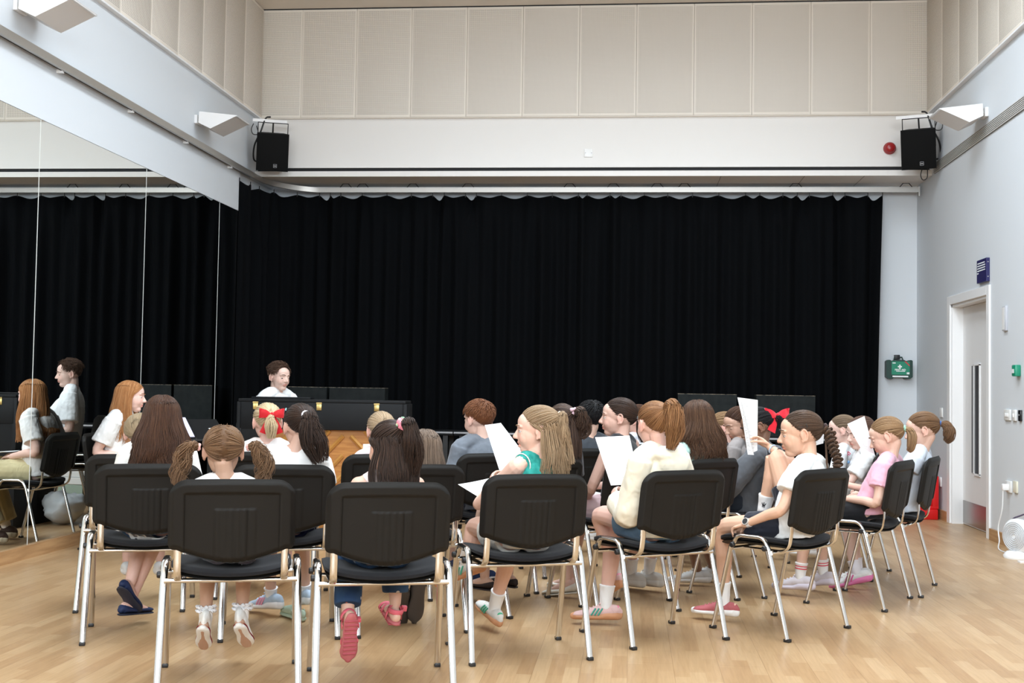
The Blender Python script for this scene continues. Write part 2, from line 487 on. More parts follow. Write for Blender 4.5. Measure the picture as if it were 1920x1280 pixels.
# black stage curtain with scalloped top
def curtain():
    rnd = random.Random(3)
    # path: left wall from y=12.0, corner, back wall to x=2.62
    path = [(XL + .006 + .034 * min(1, (y - 11.945) / .12), y) for y in np.linspace(11.945, 12.35, 14)]
    r = .55
    path += [(XL + .04 + r * (1 - math.cos(a)), 12.35 + r * math.sin(a)) for a in np.linspace(.08, math.pi / 2, 18)]
    path += [(x, 12.9) for x in np.linspace(XL + .04 + r + .02, 2.62, 420)]
    P = np.array(path); d = np.r_[0, np.cumsum(np.linalg.norm(np.diff(P, axis=0), axis=1))]
    N = 1500
    s = np.linspace(0, d[-1], N)
    X = np.interp(s, d, P[:, 0]); Y = np.interp(s, d, P[:, 1])
    tx = np.gradient(X); ty = np.gradient(Y); L = np.hypot(tx, ty); nx, ny = ty / L, -tx / L
    # hook positions
    hooks = [0]
    while hooks[-1] < d[-1] - .1:
        q = rnd.random()
        hooks.append(hooks[-1] + (.23 + .05 * rnd.random() if q < .72 else .09 + .06 * rnd.random()))
    hooks = np.array(hooks); hooks = hooks / hooks[-1] * d[-1]
    k = np.clip(np.searchsorted(hooks, s) - 1, 0, len(hooks) - 2)
    u = (s - hooks[k]) / (hooks[k + 1] - hooks[k]); wid = hooks[k + 1] - hooks[k]
    sag = np.sin(np.pi * u) ** 1.6 * np.where(wid < .18, .042, .030)
    Z = [0, .02, .06, .13, .3, .7, 1.3, 2.0, 2.6, 3.16]
    vs = []; fs = []
    ph = np.cumsum(rnd.gauss(0, .05) + np.zeros(N)) ; noise1 = np.array([noise.noise((q * 1.1, 3.3, 0)) for q in s]); noise2 = np.array([noise.noise((q * 2.7, 9.1, 0)) for q in s])
    for j, zz in enumerate(Z):
        t = min(1, zz / .6)
        side = np.where(k % 2 == 0, 1, -1)
        a_top = np.sin(np.pi * u) * side * np.where(wid < .18, .075, .045)
        fold = np.sin(s * 2 * np.pi / .155 + 2.6 * noise1) * .032 + np.sin(s * 2 * np.pi / .41 + 3 * noise2) * .035 * t + .03 * noise1
        off = (a_top * (1 - .55 * t) + fold * (.25 + .75 * t)) * np.clip(s / .25 - .06, 0, 1)
        z = 3.298 - sag * max(0, 1 - zz / .3) - zz
        sw = .02 * t * noise2
        for i in range(N):
            vs.append((X[i] + nx[i] * off[i] + sw[i] - (0.06 * zz / 3 if i > N - 60 else 0) * (i - N + 60) / 60, Y[i] + ny[i] * off[i], z[i]))
    for j in range(len(Z) - 1):
        for i in range(N - 1):
            a = j * N + i
            fs.append((a, a + N, a + N + 1, a + 1))
    m = mat('black_wool_serge', (.0021, .0025, .0032), .95, spec=.08, sheen=0.)
    o = MB().add(vs, fs).build('stage_curtain', m, angle=None)
    md = o.modifiers.new('thickness', 'SOLIDIFY'); md.thickness = .004
    tag(o, 'floor length black pleated stage curtain hung across the back wall', 'curtain')
    mb = MB()
    for h in hooks:
        x = np.interp(h, d, P[:, 0]); y = np.interp(h, d, P[:, 1])
        mb.tube([(x, y, 3.28), (x, y, 3.329)], .005, 6)
    mb.build('curtain_hook', M_blackmetal, o)['kind'] = 'stuff'
curtain()

# ------------------------------------------------------------------ camera and light
cam = bpy.data.cameras.new('camera'); co = bpy.data.objects.new('camera', cam); COL.objects.link(co)
f, yaw, pit, roll = 2250., .0990, .0410, .0160
cam.sensor_width = 36; cam.lens = 36 * f / 1920; cam.clip_start = .05
cy, sy, cp, sp = math.cos(yaw), math.sin(yaw), math.cos(pit), math.sin(pit)
fw = Vector((-sy * cp, cy * cp, sp)); r = Vector((cy, sy, 0)); u = r.cross(fw)
r2 = r * math.cos(roll) + u * math.sin(roll); u2 = u * math.cos(roll) - r * math.sin(roll)
Mc = Matrix((r2, u2, -fw)).transposed().to_4x4(); Mc.translation = (0, 0, 1.18)
co.matrix_world = Mc
SC.camera = co

def area(name, loc, rot, sx, sy_, power, color, spread=180):
    l = bpy.data.lights.new(name, 'AREA'); l.shape = 'RECTANGLE'; l.size = sx; l.size_y = sy_; l.energy = power; l.color = color; l.spread = R_(spread)
    o = bpy.data.objects.new(name, l); COL.objects.link(o); o.location = loc; o.rotation_euler = rot
    return o
SKYC = (.82, .92, 1.0)
for i, (a, b, c, d) in enumerate(SKY):
    area('rooflight_daylight', ((a + b) / 2, (c + d) / 2, ZC + .15), (0, 0, 0), b - a, d - c, 235, SKYC, 165)
for a, b in WIN:
    area('window_daylight', ((a + b) / 2, YF - .18, 3.62), (R_(90), 0, 0), b - a, 2.6, 205, (.86, .94, 1.0))
w = bpy.data.worlds.new('sky'); SC.world = w; w.use_nodes = True
w.node_tree.nodes['Background'].inputs['Color'].default_value = (.75, .86, 1, 1)
w.node_tree.nodes['Background'].inputs['Strength'].default_value = 1.0
SC.view_settings.view_transform = 'Standard'; SC.view_settings.look = 'None'
SC.view_settings.exposure = .36; SC.view_settings.gamma = 1.0; SC.view_settings.use_curve_mapping = False
SC.cycles.use_denoising = True
SC.cycles.max_bounces = 10; SC.cycles.diffuse_bounces = 6; SC.cycles.glossy_bounces = 4; SC.cycles.transmission_bounces = 2
SC.cycles.caustics_reflective = False; SC.cycles.caustics_refractive = False
SC.cycles.sample_clamp_indirect = 6
# ------------------------------------------------------------------ stacking chair
M_chrome = mat('chrome', (.72, .71, .69), .14, 1.)
M_seat = noise_bump(mat('black_seat_fabric', (.012, .012, .014), .9, spec=.2, sheen=.06), 700, .3, .001)

def backrest_mesh():
    nx, nz, W = 96, 66, .2425
    def zt(x):
        a = abs(x) / W
        return .822 - .006 * a * a - .075 * (1 - math.sqrt(max(0, 1 - max(0, (a - .70) / .30) ** 2)))
    def zb(x):
        a = abs(x) / W
        base = .490 + .053 * min(1, (a / .86)) ** 1.7
        return base + .025 * (1 - math.sqrt(max(0, 1 - max(0, (a - .9) / .1) ** 2)))
    def sstep(a, b, x):
        t = min(1, max(0, (x - a) / (b - a))); return t * t * (3 - 2 * t)
    ss = [math.sin(t * math.pi / 2) for t in np.linspace(-1, 1, nx)]
    ss = [.35 * s + .65 * l for s, l in zip(ss, np.linspace(-1, 1, nx))]
    vs = []; fs = []
    def pos(x, z, off):
        lean = -.222 - (z - .5) * .17
        return (x, lean + .42 * x * x + off, z)
    for side in (0, 1):
        for j in range(nz):
            for s in ss:
                x = s * W; a, b = zb(x), zt(x); t = j / (nz - 1); z = a + (b - a) * t
                e = min((W - abs(x)), (z - a) * .9 + .002, (b - z) * .9 + .002)
                rd = 1 - sstep(0, .022, e)
                if side == 0:   # back shell: raised border, sunk field, ribs
                    field = sstep(.058, .064, W - abs(x)) * sstep(.052, .058, b - z)
                    d = -.022 + .014 * rd + .0095 * field
                    rb = sstep(.080, .075, abs(x - .012)) * sstep(.706, .701, z)
                    d -= .0035 * rb
                    for xr in (-.042, -.017, .008, .033, .058):
                        d += .0040 * rb * max(0, 1 - abs(x - xr) / .0055)
                else:
                    d = .012 - .016 * rd
                vs.append(pos(x, z, d))
    o = nx * nz
    for j in range(nz - 1):
        for i in range(nx - 1):
            a = j * nx + i
            fs.append((a, a + 1, a + nx + 1, a + nx))
            fs.append((o + a, o + a + nx, o + a + nx + 1, o + a + 1))
    ring = [i for i in range(nx)] + [j * nx + nx - 1 for j in range(1, nz)] + [(nz - 1) * nx + i for i in range(nx - 2, -1, -1)] + [j * nx for j in range(nz - 2, 0, -1)]
    for k in range(len(ring)):
        a, b = ring[k], ring[(k + 1) % len(ring)]
        fs.append((a, o + a, o + b, b))
    return vs, fs

def seat_mesh(z0, z1, grow=0.):
    nx, ny = 26, 26
    vs = []; fs = []
    def pos(s, t, top):
        # squircle plan
        e = 5.
        r = (abs(s) ** e + abs(t) ** e) ** (1 / e) if (s or t) else 1
        m = max(abs(s), abs(t))
        k = m / r if r > 0 else 1
        x = s * k * (.236 + grow); y = .02 + t * k * (.218 + grow)
        z = .55 * x * x - .03 * max(0, (y - .1) / .14) ** 2 * .6
        rim = max(0, (m - .86) / .14)
        dz = (z1 - .012 * rim * rim) if top else (z0 + .006 * rim * rim)
        return (x, y, z + dz)
    for top in (0, 1):
        for j in range(ny):
            for i in range(nx):
                vs.append(pos(-1 + 2 * i / (nx - 1), -1 + 2 * j / (ny - 1), top))
    o = nx * ny
    for j in range(ny - 1):
        for i in range(nx - 1):
            a = j * nx + i
            fs.append((a, a + nx, a + nx + 1, a + 1)); fs.append((o + a, o + a + 1, o + a + nx + 1, o + a + nx))
    ring = [i for i in range(nx)] + [j * nx + nx - 1 for j in range(1, ny)] + [(ny - 1) * nx + i for i in range(nx - 2, -1, -1)] + [j * nx for j in range(ny - 2, 0, -1)]
    for k in range(len(ring)):
        a, b = ring[k], ring[(k + 1) % len(ring)]
        fs.append((a, b, o + b, o + a))
    return vs, fs

def make_chair():
    root = empty('stacking_chair')
    MB().add(*backrest_mesh()).build('backrest', M_blackplastic, root, angle=60)
    MB().add(*seat_mesh(.428, .458)).build('seat', M_seat, root, angle=50)
    MB().add(*seat_mesh(.414, .430, -.006)).build('seat_pan', M_blackplastic, root, angle=50)
    for s in (-1, 1):
        P = [(s * .268, -.232, .012), (s * .260, -.12, .425)]
        P += [(s * .259, -.105 + .05 * (1 - math.cos(a)) - .005, .43 + .05 * math.sin(a)) for a in np.linspace(.3, math.pi / 2, 6)]
        P += [(s * .259, .085 - .05 * (1 - math.cos(a)) + .005, .43 + .05 * math.sin(a)) for a in np.linspace(math.pi / 2, .3, 6)]
        P += [(s * .260, .105, .425), (s * .268, .205, .012)]
        leg = MB().tube(P, [(.0145, .0095)] * len(P), 14, up=None).build('leg_frame', M_chrome, root, angle=50)
        for y in (-.234, .207):
            MB().box((s * .268 - .013, y - .016, 0), (s * .268 + .013, y + .016, .016), bev=.003).build('foot_cap', M_blackmetal, leg)
        U = [(s * .205, .06, .418), (s * .205, -.13, .418)]
        U += [(s * .205, -.150 - .055 * math.sin(a), .418 + .055 * (1 - math.cos(a))) for a in np.linspace(.1, 1.35, 7)]
        U += [(s * .205, -.212, .51), (s * .205, -.2155, .60)]
        MB().tube(U, [(.0145, .0055)] * len(U), 12).build('back_upright', M_chrome, root, angle=50)
    for y in (-.135, .10):
        MB().tube([(-.258, y, .412), (.258, y, .412)], .0095, 10).build('crossbar', M_chrome, root)
    for y in (-.105, .085):
        MB().tube([(-.288, y, .432), (-.284, y, .432), (-.270, y, .432)], [.010, .0135, .0135], 14).build('linking_knob', M_blackmetal, root)
    return root
CHAIR = make_chair()
_first = [True]
def dup_tree(o, parent=None):
    c = o.copy(); COL.objects.link(c)
    if parent is not None: c.parent = parent
    for ch in o.children: dup_tree(ch, c)
    return c
def chair(c, th, label):
    o = CHAIR if _first[0] else dup_tree(CHAIR)
    _first[0] = False
    o.matrix_world = frame_at((c[0], c[1], 0), th)
    tag(o, label, 'chair', 'black stacking chairs set out for the choir')
    return o
CH = {   # position, heading (0 = facing the back wall), who sits there
 'A1': ((-2.63, 6.28), 14), 'A2': ((-2.28, 5.57), 20), 'A3': ((-1.61, 4.80), 17.5), 'A4': ((-1.0, 4.84), 17.5), 'A5': ((-.50, 5.467), 22),
 'A6': ((.118, 5.94), 34), 'A7': ((.76, 6.25), 49), 'A8': ((1.315, 7.153), 63), 'A9': ((1.58, 7.673), 68),
 'B1': ((-1.683, 5.73), 17.5), 'B2': ((-1.118, 5.946), 24), 'B3': ((-1.43, 6.80), 20), 'B4': ((-.83, 7.05), 26), 'B5': ((-.38, 7.92), 25),
 'B6': ((.27, 6.97), 49), 'B7': ((.53, 7.47), 75), 'B8': ((1.3, 8.07), 66), 'P13': ((-.604, 6.596), 48), 'P15': ((-.12, 6.93), 42),
 'P6': ((-1.98, 6.62), 12), 'W': ((-3.66, 8.53), -88), 'P1': ((-3.2, 10.42), -151), 'P16': ((.02, 7.95), 45), 'P19': ((.62, 8.25), 60), 'P20': ((.33, 7.95), 62), 'P23': ((.98, 8.42), 66),
}
# ------------------------------------------------------------------ fittings and furniture
def textmesh(s, size, parent, M, m, name='lettering', align='CENTER', depth=.0008, bold=0.):
    cu = bpy.data.curves.new('t', 'FONT'); cu.body = s; cu.size = size; cu.align_x = align; cu.align_y = 'CENTER'; cu.extrude = depth; cu.offset = bold
    t = bpy.data.objects.new('t', cu); COL.objects.link(t)
    dg = bpy.context.evaluated_depsgraph_get()
    me = bpy.data.meshes.new_from_object(t.evaluated_get(dg)); me.materials.clear(); me.materials.append(m)
    bpy.data.objects.remove(t)
    return link(name, me, parent, M)
def basis(x, y, z, loc):
    M = Matrix((Vector(x).normalized(), Vector(y).normalized(), Vector(z).normalized())).transposed().to_4x4()
    M.translation = Vector(loc); return M

# wedge shaped white wall uplighters
def uplighter(y, z, side, label):
    s = 1 if side == 'left' else -1
    x0 = XL if side == 'left' else XR
    root = empty('wall_uplighter', Matrix.Translation((x0, y, z)))
    A = [(.055, .075), (.42, .035), (.165, -.085), (.05, -.03)]
    L = .36
    vs = [(s * a, 0, b) for a, b in A] + [(s * a, L, b) for a, b in A]
    fs = [(0, 1, 2, 3), (7, 6, 5, 4), (1, 5, 6, 2), (2, 6, 7, 3), (3, 7, 4, 0)]
    if s < 0: fs = [f[::-1] for f in fs]
    MB().add(vs, fs).build('lamp_housing', mat('lamp_white', (.82, .81, .80), .4), root, smooth=False)
    MB().add([vs[0], vs[1], vs[5], vs[4]], [(0, 1, 2, 3)]).build('diffuser', mat('lamp_diffuser', (.85, .85, .85), .3), root, smooth=False).location.z = -.012
    lo, hi = ((0, .02, -.03), (.03, .16, .05)) if s > 0 else ((-.03, .02, -.03), (0, .16, .05))
    MB().box(lo, hi, bev=.004).build('wall_bracket', M_trimw, root)
    lo, hi = ((.02, .05, 0), (.07, .10, .03)) if s > 0 else ((-.07, .05, 0), (-.02, .10, .03))
    MB().box(lo, hi).build('arm', M_alu, root, smooth=False)
    tag(root, label, 'light', 'white wall uplighters')
uplighter(10.62, 3.63, 'left', 'white angular uplighter on the left wall near the speaker')
uplighter(7.35, 3.64, 'left', 'large-looking white angular uplighter at the top corner of the left wall')
uplighter(10.5, 3.62, 'right', 'white angular uplighter high on the right wall')

def speaker(c, yaw, side, label):
    s = 1 if side == 'left' else -1
    M = Matrix.Translation(c) @ Matrix.Rotation(R_(yaw), 4, 'Z') @ Matrix.Rotation(R_(14), 4, 'X')
    root = empty('loudspeaker', M)
    # front faces local -Y, cabinet tapers to the back
    w, d, h = .165, .24, .195
    vs = [(-w, 0, -h), (w, 0, -h), (w, 0, h), (-w, 0, h), (-w * .72, d, -h), (w * .72, d, -h), (w * .72, d, h), (-w * .72, d, h)]
    fs = [(0, 1, 2, 3), (5, 4, 7, 6), (1, 5, 6, 2), (4, 0, 3, 7), (3, 2, 6, 7), (4, 5, 1, 0)]
    MB().add(vs, fs).build('cabinet', plain((.006, .006, .006), .7, 0., .2), root, smooth=False)
    MB().box((-w + .006, -.008, -h + .006), (w - .006, .002, h - .006), bev=.004).build('grille', noise_bump(mat('grille_black', (.004, .004, .004), .8, spec=.15), 500, .4, .002), root)
    mb = MB()
    for a, b, c2, e in ((-.018, -.125, .018, -.122), (-.018, -.158, .018, -.155), (-.018, -.158, -.0155, -.122), (.0155, -.158, .018, -.122), (-.012, -.144, .012, -.136)):
        mb.box((a + .03, -.0095, b), (c2 + .03, -.007, e))
    mb.build('badge', mat('badge_grey', (.4, .4, .42), .4), root, smooth=False)
    # yoke
    x = w * .93
    MB().tube([(-x, .07, .02), (-x, .07, .30), (x, .07, .30), (x, .07, .02)], [(.006, .013)] * 4, 8).build('yoke', M_blackmetal, root, angle=20)
    MB().tube([(0, .07, .30), (.0, .10, .20)], .008, 8).build('yoke_strut', M_blackmetal, root)
    MB().tube(catmull([(-s * .03, .10, .36), (-s * .08, .07, .34), (-s * .13, .02, .2), (-s * .185, .1, .05), (-s * .18, .2, -.1), (-s * .1, .25, -.12)], 6), .009, 8).build('cable', M_blackmetal, root)
    MB().tube(catmull([(s * -.2, .12, .28), (s * -.22, .12, .22), (s * -.2, .12, .17), (s * -.15, .1, .18), (s * -.17, .1, .26)], 5), .005, 6).build('safety_wire', M_blackmetal, root)
    if side == 'right':
        MB().tube(catmull([(.02, .12, -.19), (0, .12, -.26), (.02, .12, -.31), (.06, .12, -.29), (.07, .12, -.2), (.1, .13, -.16)], 6), .005, 6).build('cable_loop', M_blackmetal, root)
    tag(root, label, 'speaker', 'wall loudspeakers over the curtain')
    MB().box((-.21, .05, .305), (.02 + .12, .11, .335)).build('mounting_arm', M_trimw, root, smooth=False)
speaker((-3.755, 12.15, 3.63), 20, 'left', 'black box loudspeaker hung at the left end of the beam')
speaker((2.79, 12.05, 3.615), -20, 'right', 'black box loudspeaker hung at the right end of the beam beside the red sounder')

# red fire sounder
M_redpl = mat('red_plastic', (.32, .012, .014), .3)
root = empty('fire_sounder', Matrix.Translation((2.615, YU, 3.725)))
mb = MB().tube([(0, 0, 0), (0, -.03, 0)], .062, 24); mb.build('base', M_redpl, root)
mb = MB().tube([(0, -.03, 0), (0, -.05, 0), (0, -.075, 0), (0, -.085, 0)], [.056, .055, .045, .03], 24).build('dome', M_redpl, root, angle=60)
tag(root, 'round red fire alarm sounder on the beam by the right speaker', 'alarm')
# blank plate
root = empty('switch_plate', Matrix.Translation((-.47, YU, 3.69)))
MB().box((-.045, -.012, -.043), (.045, 0, .043), bev=.004).build('plate', mat('white_plastic', (.78, .77, .75), .35), root)
mb = MB()
for x in (-.032, .032): mb.tube([(x, -.0115, 0), (x, -.0135, 0)], .005, 8)
mb.build('screw', M_alud, root)
tag(root, 'small square blank white wall plate on the middle of the beam', 'wall plate')

# first aid case
M_fa_dark = mat('first_aid_dark_green', (.005, .035, .026), .45); M_fa = mat('first_aid_green', (.008, .22, .125), .4); M_lab = mat('label_white', (.8, .82, .82), .5)
root = empty('first_aid_box', Matrix.Translation((2.822, YB, 1.47)))
w, h = .135, .10
mb = MB()
out = [(-w, -h + .02), (-w + .03, -h), (-.07, -h), (-.06, -h + .015), (.05, -h + .015), (.06, -h), (w - .03, -h), (w, -h + .02), (w, h - .01), (w - .01, h), (w - .03, h), (w - .04, h - .008), (.06, h - .008), (.05, h), (-.05, h), (-.07, h - .01), (-w + .05, h - .01), (-w + .04, h), (-w + .015, h), (-w, h - .015)]
n = len(out)
vs = [(x, -.003, z) for x, z in out] + [(x, -.10, z) for x, z in out]
fs = [tuple(range(n)), tuple(range(2 * n - 1, n - 1, -1))] + [(i, n + i, n + (i + 1) % n, (i + 1) % n) for i in range(n)]
MB().add(vs, fs).build('case', M_fa_dark, root, smooth=False)
MB().tube([(-.05, -.05, h), (-.045, -.05, h + .03), (.035, -.05, h + .03), (.045, -.05, h)], .007, 8).build('handle', M_fa_dark, root)
MB().box((-.04, -.06, h + .008), (.012, -.003, h + .055), bev=.003).build('wall_hook', M_blackmetal, root)
lab = MB().box((-.083, -.103, -.056), (.103, -.1, .084)).build('label', M_fa, root, smooth=False)
RX = basis((1, 0, 0), (0, 0, 1), (0, -1, 0), (0, 0, 0))
mb = MB().box((-.0055, -.1045, .008), (.0095, -.103, .050)).box((-.019, -.1045, .0215), (-.0055, -.103, .0365)).box((.0095, -.1045, .0215), (.023, -.103, .0365)); mb.build('white_cross', M_lab, lab, smooth=False)
textmesh('FIRST AID', .026, lab, Matrix.Translation((.006, -.104, -.005)) @ RX @ Matrix.Rotation(0, 4, 'Z'), M_lab, bold=.0008)
MB().box((-.035, -.1045, -.0235), (.055, -.103, -.0175)).build('underline', M_lab, lab, smooth=False)
mb = MB().box((.072, -.1045, -.05), (.1, -.103, -.03)).box((-.074, -.1045, .062), (-.042, -.103, .072)); mb.build('small_print', M_lab, lab, smooth=False)
MB().add([(.048, -.1045, .084), (.066, -.1045, .084), (.103, -.1045, .046), (.103, -.1045, .032)], [(0, 1, 2, 3), ]).build('corner_band', mat('label_red', (.6, .03, .04), .5), lab, smooth=False)
MB().box((-.073, -.1035, -.082), (.088, -.1, -.066)).build('white_strip', M_lab, root, smooth=False)
tag(root, 'green first aid case hanging on the wall right of the curtain', 'first aid kit')

# blue sign over the door
root = empty('wall_sign', Matrix.Translation((XR, 10.63, 2.274)))
M_navy = mat('sign_blue', (.012, .010, .085), .4)
MB().box((-.03, -.14, -.10), (0, .14, .10), bev=.002).build('board', M_navy, root, smooth=False)
mb = MB()
for k, (a, b) in enumerate(((-.095, .115), (-.11, .12), (-.11, .122), (-.105, .12), (.08, .125))):
    z = .068 - k * .021
    y = b
    rnd = random.Random(k)
    while y > a:
        L = .012 + rnd.random() * .03
        mb.box((-.0312, max(a, y - L), z - .005), (-.03, y, z + .005)); y -= L + .006
mb.build('lettering', M_lab, root, smooth=False)
mb = MB()
for z in (-.06, .065): mb.tube([(-.015, -.1395, z), (-.015, -.1415, z)], .005, 8)
mb.build('screw', M_alu, root)
tag(root, 'dark blue sign board with white lettering above the door', 'sign')

M_wpl = mat('white_plastic_plate', (.80, .80, .78), .35)
root = empty('sign_holder', Matrix.Translation((XR, 10.045, 1.828)))
MB().box((-.02, -.045, -.10), (0, .045, .10), bev=.003).build('plate', mat('grey_plastic', (.5, .51, .55), .4), root)
MB().box((-.0215, -.02, -.09), (-.0195, .04, .09)).build('insert', M_wpl, root, smooth=False)
tag(root, 'slim upright grey plate on the right wall near the door', 'wall plate')
root = empty('door_release', Matrix.Translation((XR, 9.72, 1.40)))
M_green = mat('green_plastic', (.012, .26, .15), .35)
MB().box((-.045, -.045, -.045), (0, .045, .045), bev=.008).build('box', M_green, root)
MB().box((-.047, -.02, -.02), (-.044, .03, .012)).build('press_window', M_lab, root, smooth=False)
tag(root, 'green emergency door release box on the right wall', 'call point')
for (y, mt, ww, lab, nm) in ((9.99, M_wpl, .075, 'white light switch nearest the door on the right wall', 'light_switch'), (9.82, M_wpl, .045, 'white light switch between the white switch and the black reader', 'light_switch'), (9.68, mat('black_reader', (.01, .01, .011), .25), .035, 'narrow black card reader beside the white switches', 'card_reader')):
    root = empty(nm, Matrix.Translation((XR, y, 1.05)))
    MB().box((-.014, -ww, -.043), (0, ww, .043), bev=.003).build('plate', mt, root)
    if nm == 'light_switch':
        for q in ((-.03, 0, .03) if ww > .05 else (0,)):
            MB().box((-.02, q - .009, -.016), (-.013, q + .009, .014), bev=.002).build('rocker', M_trimw, root)
    else:
        MB().tube([(-.0145, 0, .005), (-.0155, 0, .005)], .006, 8).build('indicator', M_lab, root)
    tag(root, lab, 'switch' if nm == 'light_switch' else 'card reader')
root = empty('light_switch', Matrix.Translation((XR, 12.06, 1.035)))
MB().box((-.012, -.043, -.045), (0, .043, .045), bev=.003).build('plate', M_wpl, root)
tag(root, 'single white switch on the right wall near the back corner', 'switch')
for (y, z, lab, plug) in ((12.1, .36, 'white socket above the red stand near the back corner', False), (9.96, .48, 'white socket with a plug on the right wall above the heater', True), (9.79, .49, 'cream socket beside the plugged socket on the right wall', False)):
    root = empty('wall_socket', Matrix.Translation((XR, y, z)))
    MB().box((-.014, -.07 if plug else -.045, -.045), (0, .07 if plug else .045, .045), bev=.003).build('plate', M_wpl if y > 9.9 else mat('cream_plastic', (.75, .72, .58), .4), root)
    if plug:
        MB().box((-.06, -.022, -.03), (-.012, .026, .02), bev=.006).build('plug', M_trimw, root)
    tag(root, lab, 'socket')

# white fan heater with its lead
M_heat = mat('heater_white', (.82, .83, .83), .3)
root = empty('desk_fan', frame_at((2.875, 9.27, 0), -60))
MB().tube([(0, 0, 0), (0, 0, .02), (0, 0, .05), (0, 0, .06)], [.105, .11, .085, .04], 28).build('base', M_heat, root, angle=60)
MB().tube([(0, -.045, .165), (0, -.03, .165), (0, .02, .165), (0, .05, .165)], [.112, .128, .128, .10], 32).build('housing', M_heat, root, angle=60)
MB().tube([(0, 0, .05), (0, 0, .12)], [.05, .04], 16).build('stem', M_heat, root)
mb = MB()
for k in range(7):
    rr = .02 + .014 * k
    mb.tube([(rr * math.cos(a), -.05, .165 + rr * math.sin(a)) for a in np.linspace(0, 2 * math.pi, 28)], .0025, 5)
mb.build('grille', mat('heater_grey', (.5, .52, .55), .4), root)
MB().tube(catmull([(-.07, 0, .27), (-.04, 0, .295), (0, 0, .31), (.05, 0, .33)], 4), .006, 8).build('handle', mat('dark_violet', (.08, .06, .1), .5), root)
tag(root, 'white round fan heater on the floor against the right wall', 'heater')
mb = MB().tube(catmull([(XR - .05, 9.96, .47), (XR - .055, 9.97, .3), (XR - .07, 10.02, .15), (XR - .08, 9.96, .05), (XR - .15, 9.72, .006), (2.88, 9.37, .012)], 8), .005, 6)
o = mb.build('power_cord', M_heat); tag(o, 'white power cord hanging from the socket to the fan heater', 'cord')
o = MB().box((2.80, 9.00, 0), (2.96, 9.06, .012)).build('cable_tray', M_heat, smooth=False)
tag(o, 'thin white strip lying on the floor in front of the fan heater', 'strip')

# red stand by the back corner
root = empty('extinguisher_stand', Matrix.Translation((2.80, 12.16, 0)))
M_red = mat('red_moulded', (.62, .008, .010), .35)
MB().box((-.17, -.17, 0), (.17, .17, .10), bev=.01).build('plinth', M_red, root)
mb = MB().box((-.19, -.15, .10), (.18, .15, .13), bev=.006).box((.12, -.15, .12), (.18, .15, .42), bev=.006).box((-.19, .11, .12), (.18, .15, .42), bev=.006).box((-.19, -.15, .12), (-.13, .15, .42), bev=.006)
mb.build('surround', M_red, root)
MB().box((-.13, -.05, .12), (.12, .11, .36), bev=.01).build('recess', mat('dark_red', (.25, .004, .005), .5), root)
tag(root, 'red moulded extinguisher stand on the floor in the back right corner', 'extinguisher stand')

# black staging decks under the curtain with black flight boxes
M_deck = mat('black_ply', (.008, .009, .010), .7, spec=.2)
M_box = noise_color(mat('black_painted_ply', (.02, .024, .024), .7, spec=.15), (.010, .0125, .013), (.017, .020, .020), 14)
M_raw = noise_color(mat('worn_ply_edge', (.3, .24, .16), .8), (.02, .022, .02), (.36, .30, .22), 30)
for i, (x0, lab) in enumerate(((-3.80, 'long black staging deck behind the piano'), (-1.79, 'long black staging deck in the middle under the curtain'), (.22, 'long black staging deck behind the girls at the right'))):
    root = empty('staging_deck', Matrix.Translation((x0 + 1.0, 12.43, 0)))
    MB().box((-1.0, -.27, .715), (1.0, .25, .755), bev=.004).build('deck_top', M_deck, root, smooth=False)
    MB().box((-1.0, -.279, .735), (1.0, -.27, .752)).build('edge_trim', M_alud, root, smooth=False)
    for x in (-.92, -.3, .3, .92):
        for y in (-.22, .2):
            MB().box((x - .025, y - .025, 0), (x + .025, y + .025, .715)).build('leg', M_blackmetal, root, smooth=False)
    MB().box((-.95, -.235, .2), (.95, -.205, .24)).build('rail', M_blackmetal, root, smooth=False)
    tag(root, lab, 'stage deck', 'black staging decks along the curtain')
for i, (x0, x1, zt_, lab) in enumerate(((-3.627, -3.204, 1.187, 'black painted box behind the young man on the deck'), (-3.175, -2.577, 1.187, 'black painted box on the deck behind the piano lid'),
                                       (.485, 1.083, 1.179, 'black painted box with worn top edge behind the wavy-haired girl'), (1.282, 1.872, 1.178, 'black painted box behind the girl with the long plait'))):
    root = empty('stage_box', Matrix.Translation(((x0 + x1) / 2, 12.47, .755)))
    w = (x1 - x0) / 2; h = zt_ - .755
    MB().box((-w, 0, 0), (w, .18, h - .004), bev=.002).build('box', M_box, root, smooth=False)
    mb = MB().box((-w, 0, h - .004), (w, .18, h))
    mb.build('worn_edge', M_raw, root, smooth=False)
    tag(root, lab, 'box', 'black boxes on the staging decks')

# upright piano seen from behind
M_pblack = mat('piano_black', (.0055, .006, .007), .6, spec=.22)
M_pwood = noise_color(mat('orange_pine', (.45, .19, .035), .42), (.40, .15, .024), (.50, .22, .045), 5, stretch=(1.5, 1.5, 14))
M_pwood2 = noise_color(mat('pale_pine', (.58, .30, .08), .35), (.50, .24, .06), (.60, .32, .09), 6)
M_brass = mat('brass', (.50, .36, .14), .35, 1.)
PN = Vector((.06, -1, 0)).normalized()       # back of the piano looks this way
pth = math.degrees(math.atan2(PN.x, -PN.y))
root = empty('upright_piano', frame_at((-2.442, 9.36, 0), pth))   # local -Y = back face, +X = to the right seen from behind
W = .66
MB().box((-W, 0, .845), (W, .10, 1.06), bev=.004).build('back_panel', M_pblack, root)
MB().box((-W - .01, .0, 1.06), (W + .01, .36, 1.085), bev=.005).build('lid', M_pblack, root)
MB().box((-W, .06, .05), (W, .09, .845)).build('soundboard', M_pwood, root, smooth=False)
